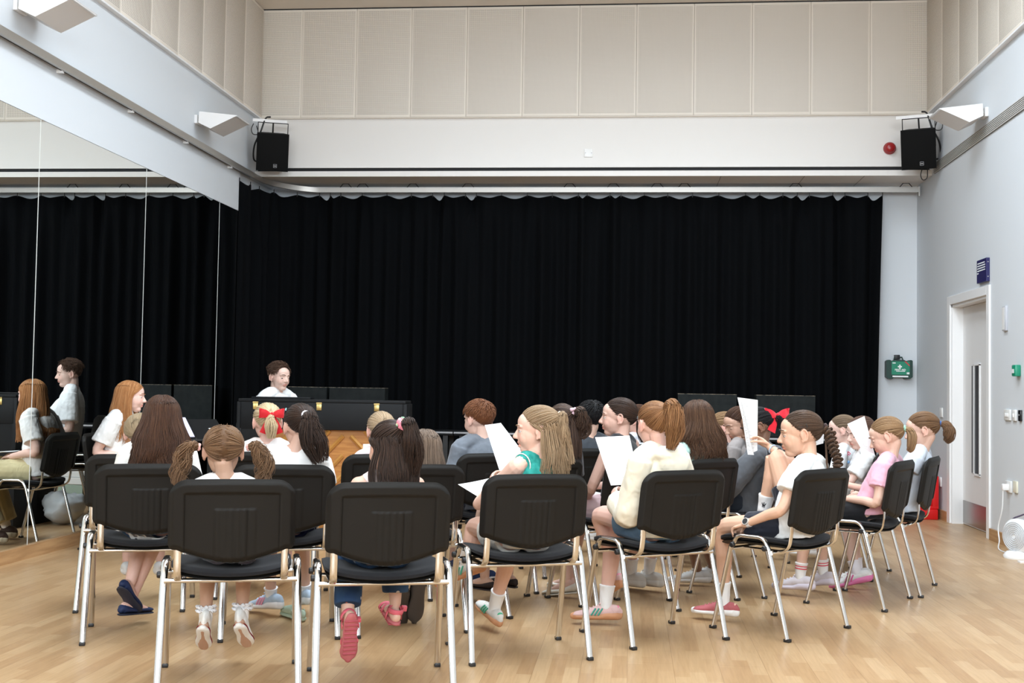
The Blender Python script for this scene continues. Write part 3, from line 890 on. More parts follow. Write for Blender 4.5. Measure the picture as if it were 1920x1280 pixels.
for s in (-1, 1):
    MB().box((s * W - .02, 0, 0), (s * W + .02, .36, 1.06), bev=.004).build('side_panel', M_pblack, root)
    MB().box((s * W - .02, .34, 0), (s * W + .02, .60, .66), bev=.004).build('key_cheek', M_pblack, root)
MB().box((-W, 0.0, 0), (W, .34, .06)).build('bottom_rail', M_pblack, root, smooth=False)
MB().box((-W, .005, .05), (-W + .21, .055, .846)).build('side_post', M_pblack, root, smooth=False)
MB().box((-W, .30, .05), (W, .34, 1.06)).build('front_panel', M_pblack, root, smooth=False)
MB().box((-W, .34, .60), (W, .60, .66), bev=.004).build('key_bed', M_pblack, root)
MB().box((-W + .05, .36, .66), (W - .05, .56, .683)).build('keyboard', mat('ivory', (.8, .78, .72), .3), root, smooth=False)
ax = .20
clipz = lambda p0, p1: (p0, p1)
for k in range(-3, 7):
    # struts rising to the apex from the left
    z1 = .80 - .155 * k
    xa, za = ax - .03, z1
    xb = -W + .03; zb_ = z1 - (xa - xb) * 1.05
    if zb_ < .06: xb = xa - (za - .06) / 1.05; zb_ = .06
    if za > .84: xa = xa - (za - .84) / 1.05; za = .84
    if xa - xb > .05 and za > .1:
        MB().tube([(xb, .045, zb_), (xa, .045, za)], [(.016, .016)] * 2, 4).build('back_strut', M_pwood2, root, angle=20)
    xa, za = ax + .03, z1
    xb = W - .03; zb_ = z1 - (xb - xa) * 1.05
    if zb_ < .06: xb = xa + (za - .06) / 1.05; zb_ = .06
    if za > .84: xa = xa + (za - .84) / 1.05; za = .84
    if xb - xa > .05 and za > .1:
        MB().tube([(xa, .045, za), (xb, .045, zb_)], [(.016, .016)] * 2, 4).build('back_strut', M_pwood2, root, angle=20)
for x in (-.53, -.02, .44):
    h_ = MB().box((x - .02, -.006, 1.00), (x + .02, .001, 1.05), bev=.002).build('hinge', M_brass, root)
    MB().box((x - .022, -.01, 1.052), (x + .022, .01, 1.062)).build('hinge_knuckle', M_brass, h_, smooth=False)
mb = MB().box((-.60, .14, 1.085), (-.12, .30, 1.10), bev=.003); mb.build('music_desk', M_pblack, root)
tag(root, 'small upright piano seen from behind with orange pine braces and black top', 'piano')

# music stand with papers, left of the girl with bunches
root = empty('music_stand', frame_at((-2.98, 8.05, 0), -140))
MB().tube([(0, 0, .28), (0, 0, .82)], .009, 10).build('pole', M_blackmetal, root)
for a in (90, 210, 330):
    MB().tube([(0, 0, .30), (.24 * math.cos(R_(a)), .24 * math.sin(R_(a)), .01)], .007, 8).build('leg', M_blackmetal, root)
MB().box((-.25, -.04, .80), (.25, .05, .81)).build('desk_lip', M_blackmetal, root, smooth=False)
MB().box((-.25, -.01, 0), (.25, 0, .30), M=Matrix.Translation((0, -.03, .80)) @ Matrix.Rotation(R_(62), 4, 'X')).build('desk', mat('matt_black', (.01, .01, .01), .95, spec=.1), root, smooth=False)
tag(root, 'black music stand behind the girl with long dark hair', 'music stand')
M_paper = mat('paper', (.86, .86, .86), .6)
o = MB().box((.02, -.002, 0), (.05, .003, .20)).build('song_folder', mat('lime_card', (.20, .30, .03), .6), smooth=False)
o.matrix_world = frame_at((-3.02, 8.02, .822), -140) @ Matrix.Rotation(R_(58), 4, 'X'); tag(o, 'lime green folder on the music stand', 'folder')
o = MB().box((-.04, .004, 0), (.018, .008, .24)).build('paper_sheet', mat('lilac_paper', (.55, .52, .68), .6), smooth=False)
o.matrix_world = frame_at((-3.02, 8.02, .822), -140) @ Matrix.Rotation(R_(58), 4, 'X'); tag(o, 'lilac paper beside the lime green folder on the music stand', 'paper')

# things on the floor by the piano that the mirror shows
mb = MB()
def crate(name, c, sz, m, label, th=0, strap=None):
    root = empty(name, frame_at(c, th))
    w, d, h = sz
    MB().box((-w / 2, -d / 2, 0), (w / 2, d / 2, h), bev=.004).build('carton', m, root, smooth=False)
    if strap: MB().box((-w / 2 - .002, -.015, -.0), (w / 2 + .002, .015, h + .002)).build('strap', strap, root, smooth=False)
    tag(root, label, 'box')
M_sage = mat('sage_card', (.30, .38, .31), .7); M_wcard = mat('white_card', (.72, .72, .70), .7)
crate('cardboard_box', (-2.44, 11.85, 0), (.36, .3, .16), M_sage, 'sage green box at the bottom of the stack by the deck', 10, M_wcard)
crate('cardboard_box', (-2.44, 11.85, .163), (.36, .3, .07), M_wcard, 'white flat box on the sage green box by the deck', 12)
crate('cardboard_box', (-2.45, 11.85, .236), (.34, .28, .06), M_wcard, 'topmost white flat box of the stack by the deck', 8)
def blob(name, c, r, m, seed, label, cat):
    vs, fs = ell_geo((0, 0, r[2]), r, None, 28, 20)
    vs = [Vector(v) for v in vs]
    for v in vs:
        n = noise.noise(Vector((v.x * 6 + seed, v.y * 6, v.z * 6))) * .3 + abs(noise.noise(Vector((v.x * 15 + seed, v.y * 15, v.z * 15)))) * .35
        v.x *= 1 + n; v.y *= 1 + n; v.z = max(0, v.z * (1 + n * .6))
    o = MB().add(vs, fs).build(name, m, angle=None); o.location = c
    tag(o, label, cat)
blob('handbag', (-2.82, 11.66, 0), (.14, .12, .10), mat('rust_leather', (.22, .05, .02), .5), 2., 'rust red soft bag on the floor beside the boxes', 'bag')
blob('carrier_bag', (-3.36, 9.72, 0), (.15, .15, .13), mat('white_plastic_bag', (.55, .58, .60), .5), 5., 'crumpled white plastic bag on the floor behind the piano', 'bag')
# ------------------------------------------------------------------ people
def V(*a):
    return np.array(a if len(a) > 1 else a[0], float)
def unit(v):
    v = np.asarray(v, float); return v / (np.linalg.norm(v) + 1e-12)

def bake(mb, voxel, iters=2, fac=.45):
    """fuse the collected shapes into one continuous surface"""
    me = bpy.data.meshes.new('t'); me.from_pydata(mb.v, [], mb.f)
    o = bpy.data.objects.new('t', me); COL.objects.link(o)
    r = o.modifiers.new('r', 'REMESH'); r.mode = 'VOXEL'; r.voxel_size = voxel; r.use_smooth_shade = True
    if iters:
        s = o.modifiers.new('s', 'SMOOTH'); s.factor = fac; s.iterations = iters
    dg = bpy.context.evaluated_depsgraph_get()
    out = bpy.data.meshes.new_from_object(o.evaluated_get(dg))
    bpy.data.objects.remove(o); bpy.data.meshes.remove(me)
    return out

def coords(me):
    a = np.empty(len(me.vertices) * 3, np.float32); me.vertices.foreach_get('co', a); return a.reshape(-1, 3).astype(float)
def set_coords(me, a):
    me.vertices.foreach_set('co', a.astype(np.float32).ravel()); me.update()
def set_color(me, rgb, name='tint'):
    at = me.color_attributes.new(name, 'FLOAT_COLOR', 'POINT')
    at.data.foreach_set('color', np.c_[rgb, np.ones(len(rgb))].astype(np.float32).ravel())
def fast_mesh(name, v, f):
    """v (N,3); f (M,4) quads"""
    me = bpy.data.meshes.new(name)
    me.vertices.add(len(v)); me.vertices.foreach_set('co', np.asarray(v, np.float32).ravel())
    k = f.shape[1]
    me.loops.add(f.size); me.loops.foreach_set('vertex_index', f.astype(np.int32).ravel())
    me.polygons.add(len(f)); me.polygons.foreach_set('loop_start', np.arange(0, f.size, k, dtype=np.int32))
    try: me.polygons.foreach_set('loop_total', np.full(len(f), k, np.int32))
    except Exception: pass
    me.polygons.foreach_set('use_smooth', np.ones(len(f), bool))
    me.update(calc_edges=True)
    return me

def skin_mat():
    m = mat('skin', (.6, .4, .3), .48, spec=.4)
    a = nd(m, 'ShaderNodeAttribute'); a.attribute_name = 'tint'
    lk(m, a.outputs['Color'], bsdf(m).inputs['Base Color'])
    bsdf(m).inputs['Subsurface Weight'].default_value = .08
    bsdf(m).inputs['Subsurface Radius'].default_value = (.012, .005, .003)
    bsdf(m).inputs['Subsurface Scale'].default_value = .5
    return m
M_skin = skin_mat()
def hair_mat():
    m = mat('hair', (.1, .06, .03), .42, spec=.14)
    a = nd(m, 'ShaderNodeAttribute'); a.attribute_name = 'tint'
    lk(m, a.outputs['Color'], bsdf(m).inputs['Base Color'])
    bsdf(m).inputs['Sheen Weight'].default_value = .05
    return m
M_hair = hair_mat()
M_eyew = mat('eye_white', (.60, .56, .54), .3); M_pupil = mat('pupil', (.01, .008, .007), .15); M_lash = mat('lash', (.07, .040, .030), .6)
_iris = {}
def eye_mats(iris, skin):
    k = (iris, skin)
    if k not in _iris:
        _iris[k] = [M_eyew, mat('iris', iris, .2), M_pupil, mat('eyelid', tuple(c * .93 for c in skin), .5), M_lash]
    return _iris[k]

LIGHT = (.70, .455, .365); ROSY = (.72, .45, .37); TAN = (.52, .315, .22); BROWN = (.20, .105, .065); OLIVE = (.60, .385, .285)

# ---- hands
def add_hand(mb, wrist, d, n, side, curl, k, spread=1., thumb_in=.35):
    d = unit(d); n = np.asarray(n, float); n = unit(n - d * (n @ d))
    l = np.cross(d, n) * side
    w = V(wrist)
    P = lambda a, b, c: w + (d * a + l * b + n * c) * k
    mb.tube([P(-.012, 0, 0), P(.012, .001, 0), P(.04, .002, .001), P(.068, .001, .002), P(.078, 0, .003)],
            [(.018 * k, .0145 * k), (.021 * k, .0135 * k), (.030 * k, .0125 * k), (.032 * k, .0115 * k), (.028 * k, .009 * k)], 12, up=n, cap='round')
    for i, (b, L) in enumerate(((.0255, .060), (.0088, .068), (-.0085, .063), (-.0250, .049))):
        c = curl if not isinstance(curl, (list, tuple)) else curl[i]
        p = P(.072 - .006 * abs(i - 1.2), b * spread, .001); a = 0.
        pts = [p - d * .012 * k, p]; fd = unit(d + l * b * 2.2 * spread)
        for q, (fr, bend) in enumerate(((.45, 48), (.31, 62), (.24, 38))):
            a += R_(bend) * c
            p = p + (fd * math.cos(a) + n * math.sin(a)) * L * fr * k
            pts.append(p)
        mb.tube(catmull(pts, 3), [x * k for x in np.linspace(.0076, .0058, 13)], 8, cap='round')
    t0 = P(.016, .020, .003)
    t1 = t0 + (l * .62 + d * .62 + n * thumb_in) * .034 * k
    t2 = t1 + (l * .25 + d * .85 + n * (thumb_in + .15)) * .030 * k
    t3 = t2 + (l * -.05 + d * .9 + n * (thumb_in + .2)) * .020 * k
    mb.tube(catmull([P(.004, .008, .002), t0, t1, t2, t3], 3), [x * k for x in np.linspace(.0125, .0062, 13)], 8, cap='round')

# ---- head, in units where chin to crown is 0.2
def add_head(mb, H, ear=True, adult=0., mouth=0.):
    def P(*a): return tuple(H @ Vector(a))
    Q = H.to_3x3(); sc = H.median_scale
    R3 = Q.normalized()
    def E(c, r): mb.ell(P(*c), tuple(x * sc for x in r), R3, 22, 16)
    E((0, -.012, .024), (.0725, .0895, .0765))
    j = .004 * adult
    E((0, .024, -.018), (.0600 + j * .5, .0600, .070))
    E((0, .036, .036), (.056, .0435, .044))
    E((0, .022, -.054), (.0485 + j, .049, .037 + j))
    E((0, .046, -.077 - j), (.027 + j, .0295, .0215))
    for s in (-1, 1):
        E((s * .026, .0475, -.030), (.028, .0275, .031))
    mb.tube([P(-.043, .064, .020), P(-.024, .0750, .0235), P(0, .0765, .020), P(.024, .0750, .0235), P(.043, .064, .020)], [x * sc for x in (.006, .007, .0065, .007, .006)], 8, cap='round')
    mb.tube([P(0, .0745, .016), P(0, .0800, .004), P(0, .0880, -.010), P(0, .0955, -.0205)], [x * sc for x in (.006, .0065, .0078, .0090)], 10, cap='round')
    E((0, .0955, -.0225), (.0095, .0088, .0084))
    for s in (-1, 1): E((s * .0092, .0865, -.0255), (.0068, .0085, .0064))
    o = mouth
    E((0, .0765, -.0445), (.0175, .0095, .0055)); E((0, .0800, -.0465), (.012, .0060, .0038))
    E((0, .0755, -.0565 - o * .006), (.0155, .0095, .0058)); E((0, .0785, -.0555 - o * .006), (.0115, .0058, .0040))
    if ear:
        for s in (-1, 1):
            rot = (R3 @ Matrix.Rotation(s * R_(-22), 3, 'Z') @ Matrix.Rotation(R_(-10), 3, 'X'))
            mb.ell(P(s * .0715, -.012, -.010), (.0055 * sc, .0155 * sc, .025 * sc), rot, 14, 10)
            rim = []
            for a in np.linspace(-100, 170, 14):
                a = R_(a); yy = -.014 - .0165 * math.sin(a + .0) * .9; zz = -.006 + .0255 * math.cos(a)
                rim.append(P(s * (.0745 + .004 * math.sin(a)), yy if True else 0, zz))
            mb.tube(rim, .0042 * sc, 7, cap='round')
            E((s * .0715, -.004, -.030), (.0055, .007, .0085))

def tint_body(me, H, skin, lips, blush=.35):
    co = coords(me); n = len(co)
    Hi = np.array(H.inverted()); L = co @ Hi[:3, :3].T + Hi[:3, 3]
    base = np.tile(np.array(skin), (n, 1))
    def mix(mask, col):
        nonlocal base
        base = base * (1 - mask[:, None]) + np.array(col) * mask[:, None]
    g = lambda c, r: np.exp(-(((L - np.array(c)) / np.array(r)) ** 2).sum(1))
    red = np.array(skin) * np.array((1.02, .74, .72))
    for s in (-1, 1):
        mix(blush * g((s * .040, .062, -.024), (.020, .03, .018)), red)
        mix(.55 * g((s * .078, -.012, -.008), (.012, .025, .03)), red)
    mix(.4 * g((0, .105, -.022), (.012, .015, .01)), red)
    up = np.clip((.0195 - np.abs(L[:, 0])) / .006, 0, 1)
    lip = up * (L[:, 1] > .069) * np.clip(1.5 - np.abs((L[:, 2] + .0508 + .006 * (np.abs(L[:, 0]) / .02) ** 2) / .0085), 0, 1)
    mix(np.clip(lip, 0, 1) * .85, lips)
    gap = up * (L[:, 1] > .069) * np.exp(-((L[:, 2] + .0508) / .0017) ** 2)
    mix(gap * .75, np.array(lips) * .35)
    set_color(me, base)

def make_eye(name_parent, H, s, skin, iris, lid, gaze):
    nu, nv = 28, 20; r = .0115
    vs, fs = ell_geo((0, 0, 0), r, None, nu, nv)
    mi = []
    gz = unit(gaze)
    for f in fs:
        c = unit(np.mean([np.array(vs[i]) for i in f], axis=0))
        ang = math.degrees(math.acos(max(-1, min(1, float(c @ gz)))))
        el = math.degrees(math.asin(max(-1, min(1, c[2]))))
        lid_h = lid - 12 * (abs(c[0]) / .8) ** 2
        if el > lid_h + 7: m = 3
        elif el > lid_h: m = 4
        elif el < -34 + 14 * (abs(c[0]) / .8) ** 2: m = 3
        elif ang < 13: m = 2
        elif ang < 32: m = 1
        else: m = 0
        mi.append(m)
    mb = MB(); mb.v = [tuple(v) for v in vs]; mb.f = fs; mb.mi = mi
    M = H @ Matrix.Translation((s * .0305, .0634, .0005)) @ Matrix.Rotation(R_(-8 * s), 4, 'Z')
    return mb.build('eye', eye_mats(iris, skin), name_parent, M=M, angle=None)

# ---- hair
SKC = V(0, -.012, .024); SKR = V(.0725, .0895, .0765)
def zline(az):
    return np.interp(az, [0, 25, 48, 62, 74, 84, 98, 112, 125, 150, 180], [.58, .54, .36, .12, -.12, -.20, -.03, -.42, -.66, -.82, -.86])
def az_of(d):
    return np.degrees(np.arctan2(np.abs(d[..., 0]), d[..., 1]))
def is_hair(d, raise_=0.):
    return d[..., 2] > zline(az_of(d)) + raise_
def scalp(d, lift):
    return SKC + SKR * d * (1 + np.asarray(lift)[..., None])
def rand_dirs(rng, n, raise_=0.):
    out = []
    while len(out) < n:
        d = rng.normal(size=(n * 3, 3)); d /= np.linalg.norm(d, axis=1)[:, None]
        out.extend(list(d[is_hair(d, raise_)]))
    return np.array(out[:n])
def slerp(a, b, t):
    """a (S,3) b (S,3) t (m,) -> (S,m,3)"""
    w = np.arccos(np.clip((a * b).sum(-1), -1, 1))[:, None, None]
    t = t[None, :, None]
    s = np.sin(w) + 1e-6
    return (np.sin((1 - t) * w) / s) * a[:, None] + (np.sin(t * w) / s) * b[:, None]

class Hair:
    def __init__(self, H, color, seed=0, torso=None, alt=None, k_var=.5):
        self.H = np.array(H); self.sc = H.median_scale; self.rng = np.random.default_rng(seed)
        self.fine = .60; self.color = np.array(color); self.alt = np.array(alt) if alt is not None else self.color * 1.9 + .01
        self.var = k_var; self.V = []; self.F = []; self.C = []; self.n = 0; self.torso = torso
    def W(self, p):
        return p @ self.H[:3, :3].T + self.H[:3, 3]
    def collide(self, p):
        """keep points outside the torso's ellipses (list of z, cx, cy, rx, ry)"""
        if self.torso is None: return p
        T = self.torso; z = p[..., 2]
        o = [np.interp(z, T[:, 0], T[:, i]) for i in range(1, 5)]
        dx = (p[..., 0] - o[0]) / o[2]; dy = (p[..., 1] - o[1]) / o[3]
        r = np.hypot(dx, dy) + 1e-6; act = (r < 1) & (z < T[-1, 0])
        f = np.where(act, 1 / r, 1)
        q = p.copy(); q[..., 0] = o[0] + dx * f * o[2]; q[..., 1] = o[1] + dy * f * o[3]
        return q
    def color_for(self, S, m, grad=0.):
        v = self.rng.random(S) ** 1.6
        c = self.color[None] * (1 - self.var * v[:, None]) + self.alt[None] * (self.var * v[:, None])
        t = np.linspace(0, 1, m)[None, :, None]
        return c[:, None] * (1 + grad * t)
    def add_strands(self, P, r0, r1, n=4, grad=0., taper=None):
        """P (S,m,3) in person space"""
        S, m, _ = P.shape
        T = np.gradient(P, axis=1); T /= np.linalg.norm(T, axis=2, keepdims=True) + 1e-9
        ref = np.where(np.abs(T[..., 2:3]) < .8, V(0, 0, 1.), V(0, 1., 0))
        U = np.cross(T, ref); U /= np.linalg.norm(U, axis=2, keepdims=True) + 1e-9
        B = np.cross(T, U)
        t = np.linspace(0, 1, m)
        rad = (r0 + (r1 - r0) * t ** 1.5) if taper is None else np.interp(t, *taper) * r0
        rad = rad * self.fine * np.clip(.3 + 9 * t, 0, 1)
        rad = rad[None, :, None] * (.75 + .5 * self.rng.random((S, 1, 1)))
        ring = [P + (U * math.cos(a) + B * math.sin(a)) * rad for a in np.arange(n) * 2 * math.pi / n]
        vv = np.stack(ring, axis=2).reshape(-1, 3)
        idx = np.arange(S * m * n).reshape(S, m, n)
        a = idx[:, :-1, :]; b = idx[:, 1:, :]
        f = np.stack([a, b, np.roll(b, -1, 2), np.roll(a, -1, 2)], axis=-1).reshape(-1, 4) + self.n
        c = np.repeat(self.color_for(S, m, grad)[:, :, None, :], n, axis=2).reshape(-1, 3)
        self.V.append(vv); self.F.append(f); self.C.append(c); self.n += len(vv)
    def cap(self, lift=.05, raise_=0., inner=.86):
        nu, nv = 64, 44
        th = np.linspace(.02, math.pi - .02, nv); ph = np.linspace(0, 2 * math.pi, nu, endpoint=False)
        d = np.stack([np.sin(th)[:, None] * np.sin(ph), np.sin(th)[:, None] * np.cos(ph), np.cos(th)[:, None] * np.ones(nu)], -1)
        diff = d[..., 2] - (zline(az_of(d)) + raise_)
        s = np.clip(diff / .20 + .32, 0, 1); s = s * s * (3 - 2 * s)
        p = SKC + SKR * d * (inner + (1 + lift - inner) * s)[..., None]
        p = self.W(p).reshape(-1, 3)
        i = np.arange(nv * nu).reshape(nv, nu)
        f = np.stack([i[:-1], i[1:], np.roll(i[1:], -1, 1), np.roll(i[:-1], -1, 1)], -1).reshape(-1, 4) + self.n
        c = np.tile(self.color * .85, (len(p), 1))
        self.V.append(p); self.F.append(f); self.C.append(c); self.n += len(p)
    def pulled(self, tie, N=300, lift=.06, raise_=0., zmin=None, zmax=None, r=.0030, side=0, sag=.0):
        """hair drawn over the scalp to the tie direction"""
        N = int(N * 1.9)
        d = rand_dirs(self.rng, N * 2, raise_)
        if zmin is not None: d = d[d[:, 2] > zmin]
        if zmax is not None: d = d[d[:, 2] < zmax]
        if side: d = d[d[:, 0] * side > -.02]
        d = d[:N]
        # push a good share of the roots out to the hairline
        t = np.linspace(0, 1, 12)
        b = np.tile(unit(tie), (len(d), 1))
        D = slerp(d, b, t); D /= np.linalg.norm(D, axis=2, keepdims=True)
        L = .012 + (lift + .003) * np.sin(np.clip(t * 1.6, 0, 1) * math.pi * .5)[None] + self.rng.random((len(d), 1)) * .028 * np.clip(.3 + 3 * t, 0, 1)[None]
        P = SKC + SKR * D * (1 + L)[..., None]
        if sag: P[..., 2] -= sag * np.sin(t * math.pi)[None] ** 2 * np.clip(-d[:, 2:3], 0, 1)
        self.add_strands(self.W(P), r * self.sc, r * .8 * self.sc)
    def tail(self, start, pts, rad, N=140, r=.003, wave=0., wfreq=9., tip=.0, spread_end=1., twist=0.):
        """a bunch of hair from start (head units) along pts (offsets in person space, metres)"""
        s = self.W(np.array(start, float)); C = [s] + [s + V(p) for p in pts]
        C = np.array(catmull(C, 6)); m = len(C)
        t = np.linspace(0, 1, m)
        R = np.interp(t, np.linspace(0, 1, len(rad)), rad)
        T = np.gradient(C, axis=0); T /= np.linalg.norm(T, axis=1)[:, None]
        ref = V(1., 0, 0) if abs(T[m // 2][0]) < .8 else V(0, 1., 0)
        U = np.cross(T, ref); U /= np.linalg.norm(U, axis=1)[:, None]; B = np.cross(T, U)
        N = int(N * 2.2)
        rho = np.sqrt(self.rng.random(N)); ang = self.rng.random(N) * 2 * math.pi
        A = ang[:, None] + twist * t[None]
        o = (np.cos(A)[..., None] * U[None] + np.sin(A)[..., None] * B[None]) * (rho[:, None] * R[None])[..., None]
        P = C[None] + o
        ln = 1 - tip * self.rng.random((N, 1)) ** 2
        tt = t[None] * ln
        P = np.stack([np.stack([np.interp(tt[i], t, P[i, :, k]) for k in range(3)], -1) for i in range(N)])
        if wave:
            ph = self.rng.random((N, 1)) * 1.5 + ang[:, None] * .5
            w = wave * np.sin(wfreq * t[None] + ph) * np.clip(t[None] * 2, 0, 1)
            P = P + w[..., None] * B[None] + .5 * (wave * np.cos(wfreq * t[None] + ph * 1.3) * np.clip(t[None] * 2, 0, 1))[..., None] * U[None]
        P = self.collide(P)
        self.add_strands(P, r, r * .45)
    def loose(self, zend, N=420, part=0., lift=.10, zmax=1., zmin=-1., wave=0., wfreq=8., r=.0033, flare=.02, ragged=.05, azmin=70., down=(0, 0, -1), drop_z=-.38, straight=0., fwd=0.):
        """hair falling freely: over the scalp, then down to zend (person space height)"""
        N = int(N * 2.0)
        d = rand_dirs(self.rng, int(N * 1.6)); d2 = rand_dirs(self.rng, int(N * 1.2)); d2 = d2[d2[:, 2] > .55]; 
        q3 = np.sqrt(self.rng.random(int(N * .3))) * .6; a3 = self.rng.random(len(q3)) * 6.2832
        d3 = np.stack([q3 * np.cos(a3), q3 * np.sin(a3), np.sqrt(1 - q3 * q3)], -1); d3 = d3[is_hair(d3)]
        d = np.concatenate([d3, d2, d]) if zmax > .9 else d
        d = d[(d[:, 2] <= zmax) & (d[:, 2] >= zmin)][:N]
        S = len(d)
        x = d[:, 0] - part
        side = np.where(np.abs(x) < .02, np.sign(self.rng.random(S) - .5), np.sign(x))
        az = np.degrees(np.arctan2(np.abs(d[:, 0]), d[:, 1]))
        az2 = np.maximum(az + 4, azmin + 14 * self.rng.random(S))
        az2 = np.where(np.abs(d[:, 0]) < .25, az2 * (.55 + .45 * np.abs(d[:, 0]) / .25) + (1 - (.55 + .45 * np.abs(d[:, 0]) / .25)) * np.clip(az2 + self.rng.normal(size=S) * 25, azmin, 180), az2)
        zt_ = np.minimum(d[:, 2] - .05, drop_z + .15 * self.rng.random(S))
        rr = np.sqrt(1 - zt_ ** 2)
        e = np.stack([side * rr * np.sin(np.radians(az2)), rr * np.cos(np.radians(az2)), zt_], -1)
        t = np.linspace(0, 1, 9)
        D = slerp(d, e, t); D /= np.linalg.norm(D, axis=2, keepdims=True)
        L = .004 + .03 * np.clip(t * 5, 0, 1)[None] + .45 * lift + .55 * lift * np.sin(t * math.pi / 2)[None] * (.6 + .4 * self.rng.random((S, 1))) + .03 * self.rng.random((S, 1))
        P = self.W(SKC + SKR * D * (1 + L)[..., None])
        ex = P[:, -1]; ctr = self.W(V(0, -.02, 0))
        out = ex - ctr; out[:, 2] = 0; out /= np.linalg.norm(out, axis=1, keepdims=True) + 1e-9
        ze = zend + ragged * self.rng.random(S) - .3 * ragged
        m2 = 13; u = np.linspace(0, 1, m2)[1:]
        ln = ex[:, 2] - ze
        Q = ex[:, None] + np.zeros((S, m2 - 1, 3))
        Q[..., 2] = ex[:, 2:3] - ln[:, None] * u[None]
        Q[..., :2] += out[:, None, :2] * (flare * np.sin(u * math.pi * .6))[None, :, None]
        Q[..., 1] += fwd * u[None] ** 1.5
        if wave:
            a0 = np.arctan2(out[:, 1], out[:, 0])
            ph = a0 * 2.5 + self.rng.normal(size=S) * .5
            wv = wave * np.sin(wfreq * ln[:, None] * u[None] * 6 + ph[:, None]) * u[None]
            tang = np.stack([-out[:, 1], out[:, 0]], -1)
            Q[..., :2] += tang[:, None] * wv[..., None] + out[:, None, :2] * (.6 * wave * np.cos(wfreq * ln[:, None] * u[None] * 6 + ph[:, None] * 1.4) * u[None])[..., None]
        A = np.concatenate([P, Q], 1)
        for _ in range(5): A[:, 2:-1] = .25 * A[:, 1:-2] + .5 * A[:, 2:-1] + .25 * A[:, 3:]
        A[:, 9:] = self.collide(A[:, 9:])
        self.add_strands(A, r, r * .5)
    def short(self, N=500, length=.30, crown=(.15, -.45, .88), lift=.14, r=.0034, fringe=.0, raise_=0., swoop=0.):
        N = int(N * 2.2)
        d = rand_dirs(self.rng, N, raise_)
        c = unit(crown)
        ax = d - c * (d @ c)[:, None]; ax /= np.linalg.norm(ax, axis=1, keepdims=True) + 1e-6
        tdir = ax - d * (ax * d).sum(1)[:, None]; tdir /= np.linalg.norm(tdir, axis=1, keepdims=True) + 1e-6
        if swoop:
            front = np.clip(d[:, 1], 0, 1)[:, None] * np.clip(d[:, 2], 0, 1)[:, None] * 1.6
            tdir = tdir * (1 - np.clip(front, 0, 1)) + V(swoop, -.25, .55) * np.clip(front, 0, 1)
            tdir -= d * (tdir * d).sum(1)[:, None]; tdir /= np.linalg.norm(tdir, axis=1, keepdims=True) + 1e-6
        t = np.linspace(0, 1, 7)
        ln = length * (.7 + .5 * self.rng.random(len(d))) * (.45 + .55 * np.clip((d[:, 2] + .5) / 1.2, 0, 1))
        A = ln[:, None] * t[None]
        D = np.cos(A)[..., None] * d[:, None] + np.sin(A)[..., None] * tdir[:, None]
        hl = lift * np.clip((d[:, 2] + .35) / .9, .15, 1)
        L = .02 + hl[:, None] * np.sin(t * math.pi * .62)[None] * (.75 + .4 * self.rng.random((len(d), 1)))
        P = SKC + SKR * D * (1 + L)[..., None]
        self.add_strands(self.W(P), r * self.sc, r * .4 * self.sc)
    def braid(self, start, pts, rad=.016, turns=9, N=34, tuft=.05):
        s = self.W(np.array(start, float)); C = np.array(catmull([s] + [s + V(p) for p in pts], 14)); m = len(C)
        T = np.gradient(C, axis=0); ln = np.r_[0, np.cumsum(np.linalg.norm(np.diff(C, axis=0), axis=1))]; T /= np.linalg.norm(T, axis=1)[:, None]
        ref = V(1., 0, 0); U = np.cross(T, ref); U /= np.linalg.norm(U, axis=1)[:, None]; B = np.cross(T, U)
        t = ln / ln[-1]; env = np.interp(t, [0, .12, .8, 1], [.8, 1., .85, .5])
        for j in range(3):
            ph = 2 * math.pi * (turns * t + j / 3.)
            cen = C + B * (rad * .95 * np.sin(ph) * env)[:, None] + U * (rad * .55 * np.sin(2 * ph) * env)[:, None]
            rho = np.sqrt(self.rng.random(N)); a = self.rng.random(N) * 6.28
            o = (np.cos(a)[:, None, None] * U[None] + np.sin(a)[:, None, None] * B[None]) * (rho[:, None] * rad * .54 * env[None])[..., None]
            self.add_strands(cen[None] + o, .0030, .0026)
        self.tip = C[-1]
    def build(self, parent, name='hair'):
        v = np.concatenate(self.V); f = np.concatenate(self.F); c = np.concatenate(self.C)
        me = fast_mesh(name, v, f); set_color(me, np.clip(c, 0, 1)); me.materials.append(M_hair)
        return link(name, me, parent)
# ---- shoes and socks
def foot_frame(ankle, fd, pitch=0., roll=0.):
    """matrix whose +Y points from heel to toe; the ankle joint sits at (0,.052,.078)"""
    fd = Vector((fd[0], fd[1], 0)).normalized()
    z = Vector((0, 0, 1)); x = fd.cross(z)
    M = Matrix((x, fd, z)).transposed().to_4x4()
    M = M @ Matrix.Rotation(R_(pitch), 4, 'X') @ Matrix.Rotation(R_(roll), 4, 'Y')
    M.translation = Vector(ankle) - (M.to_3x3() @ Vector((0, .052, .078)))
    return M
def add_foot(mb, F, k):
    pts = [(0, .012, .040), (0, .052, .045), (0, .10, .036), (0, .15, .026), (0, .19, .018)]
    mb.tube([tuple(F @ Vector([c * k if i else c for i, c in enumerate(p)])) for p in pts], [(.022, .028), (.024, .032), (.028, .024), (.031, .016), (.022, .010)], 12, up=tuple(F.to_3x3() @ Vector((0, 0, 1))), cap='round')

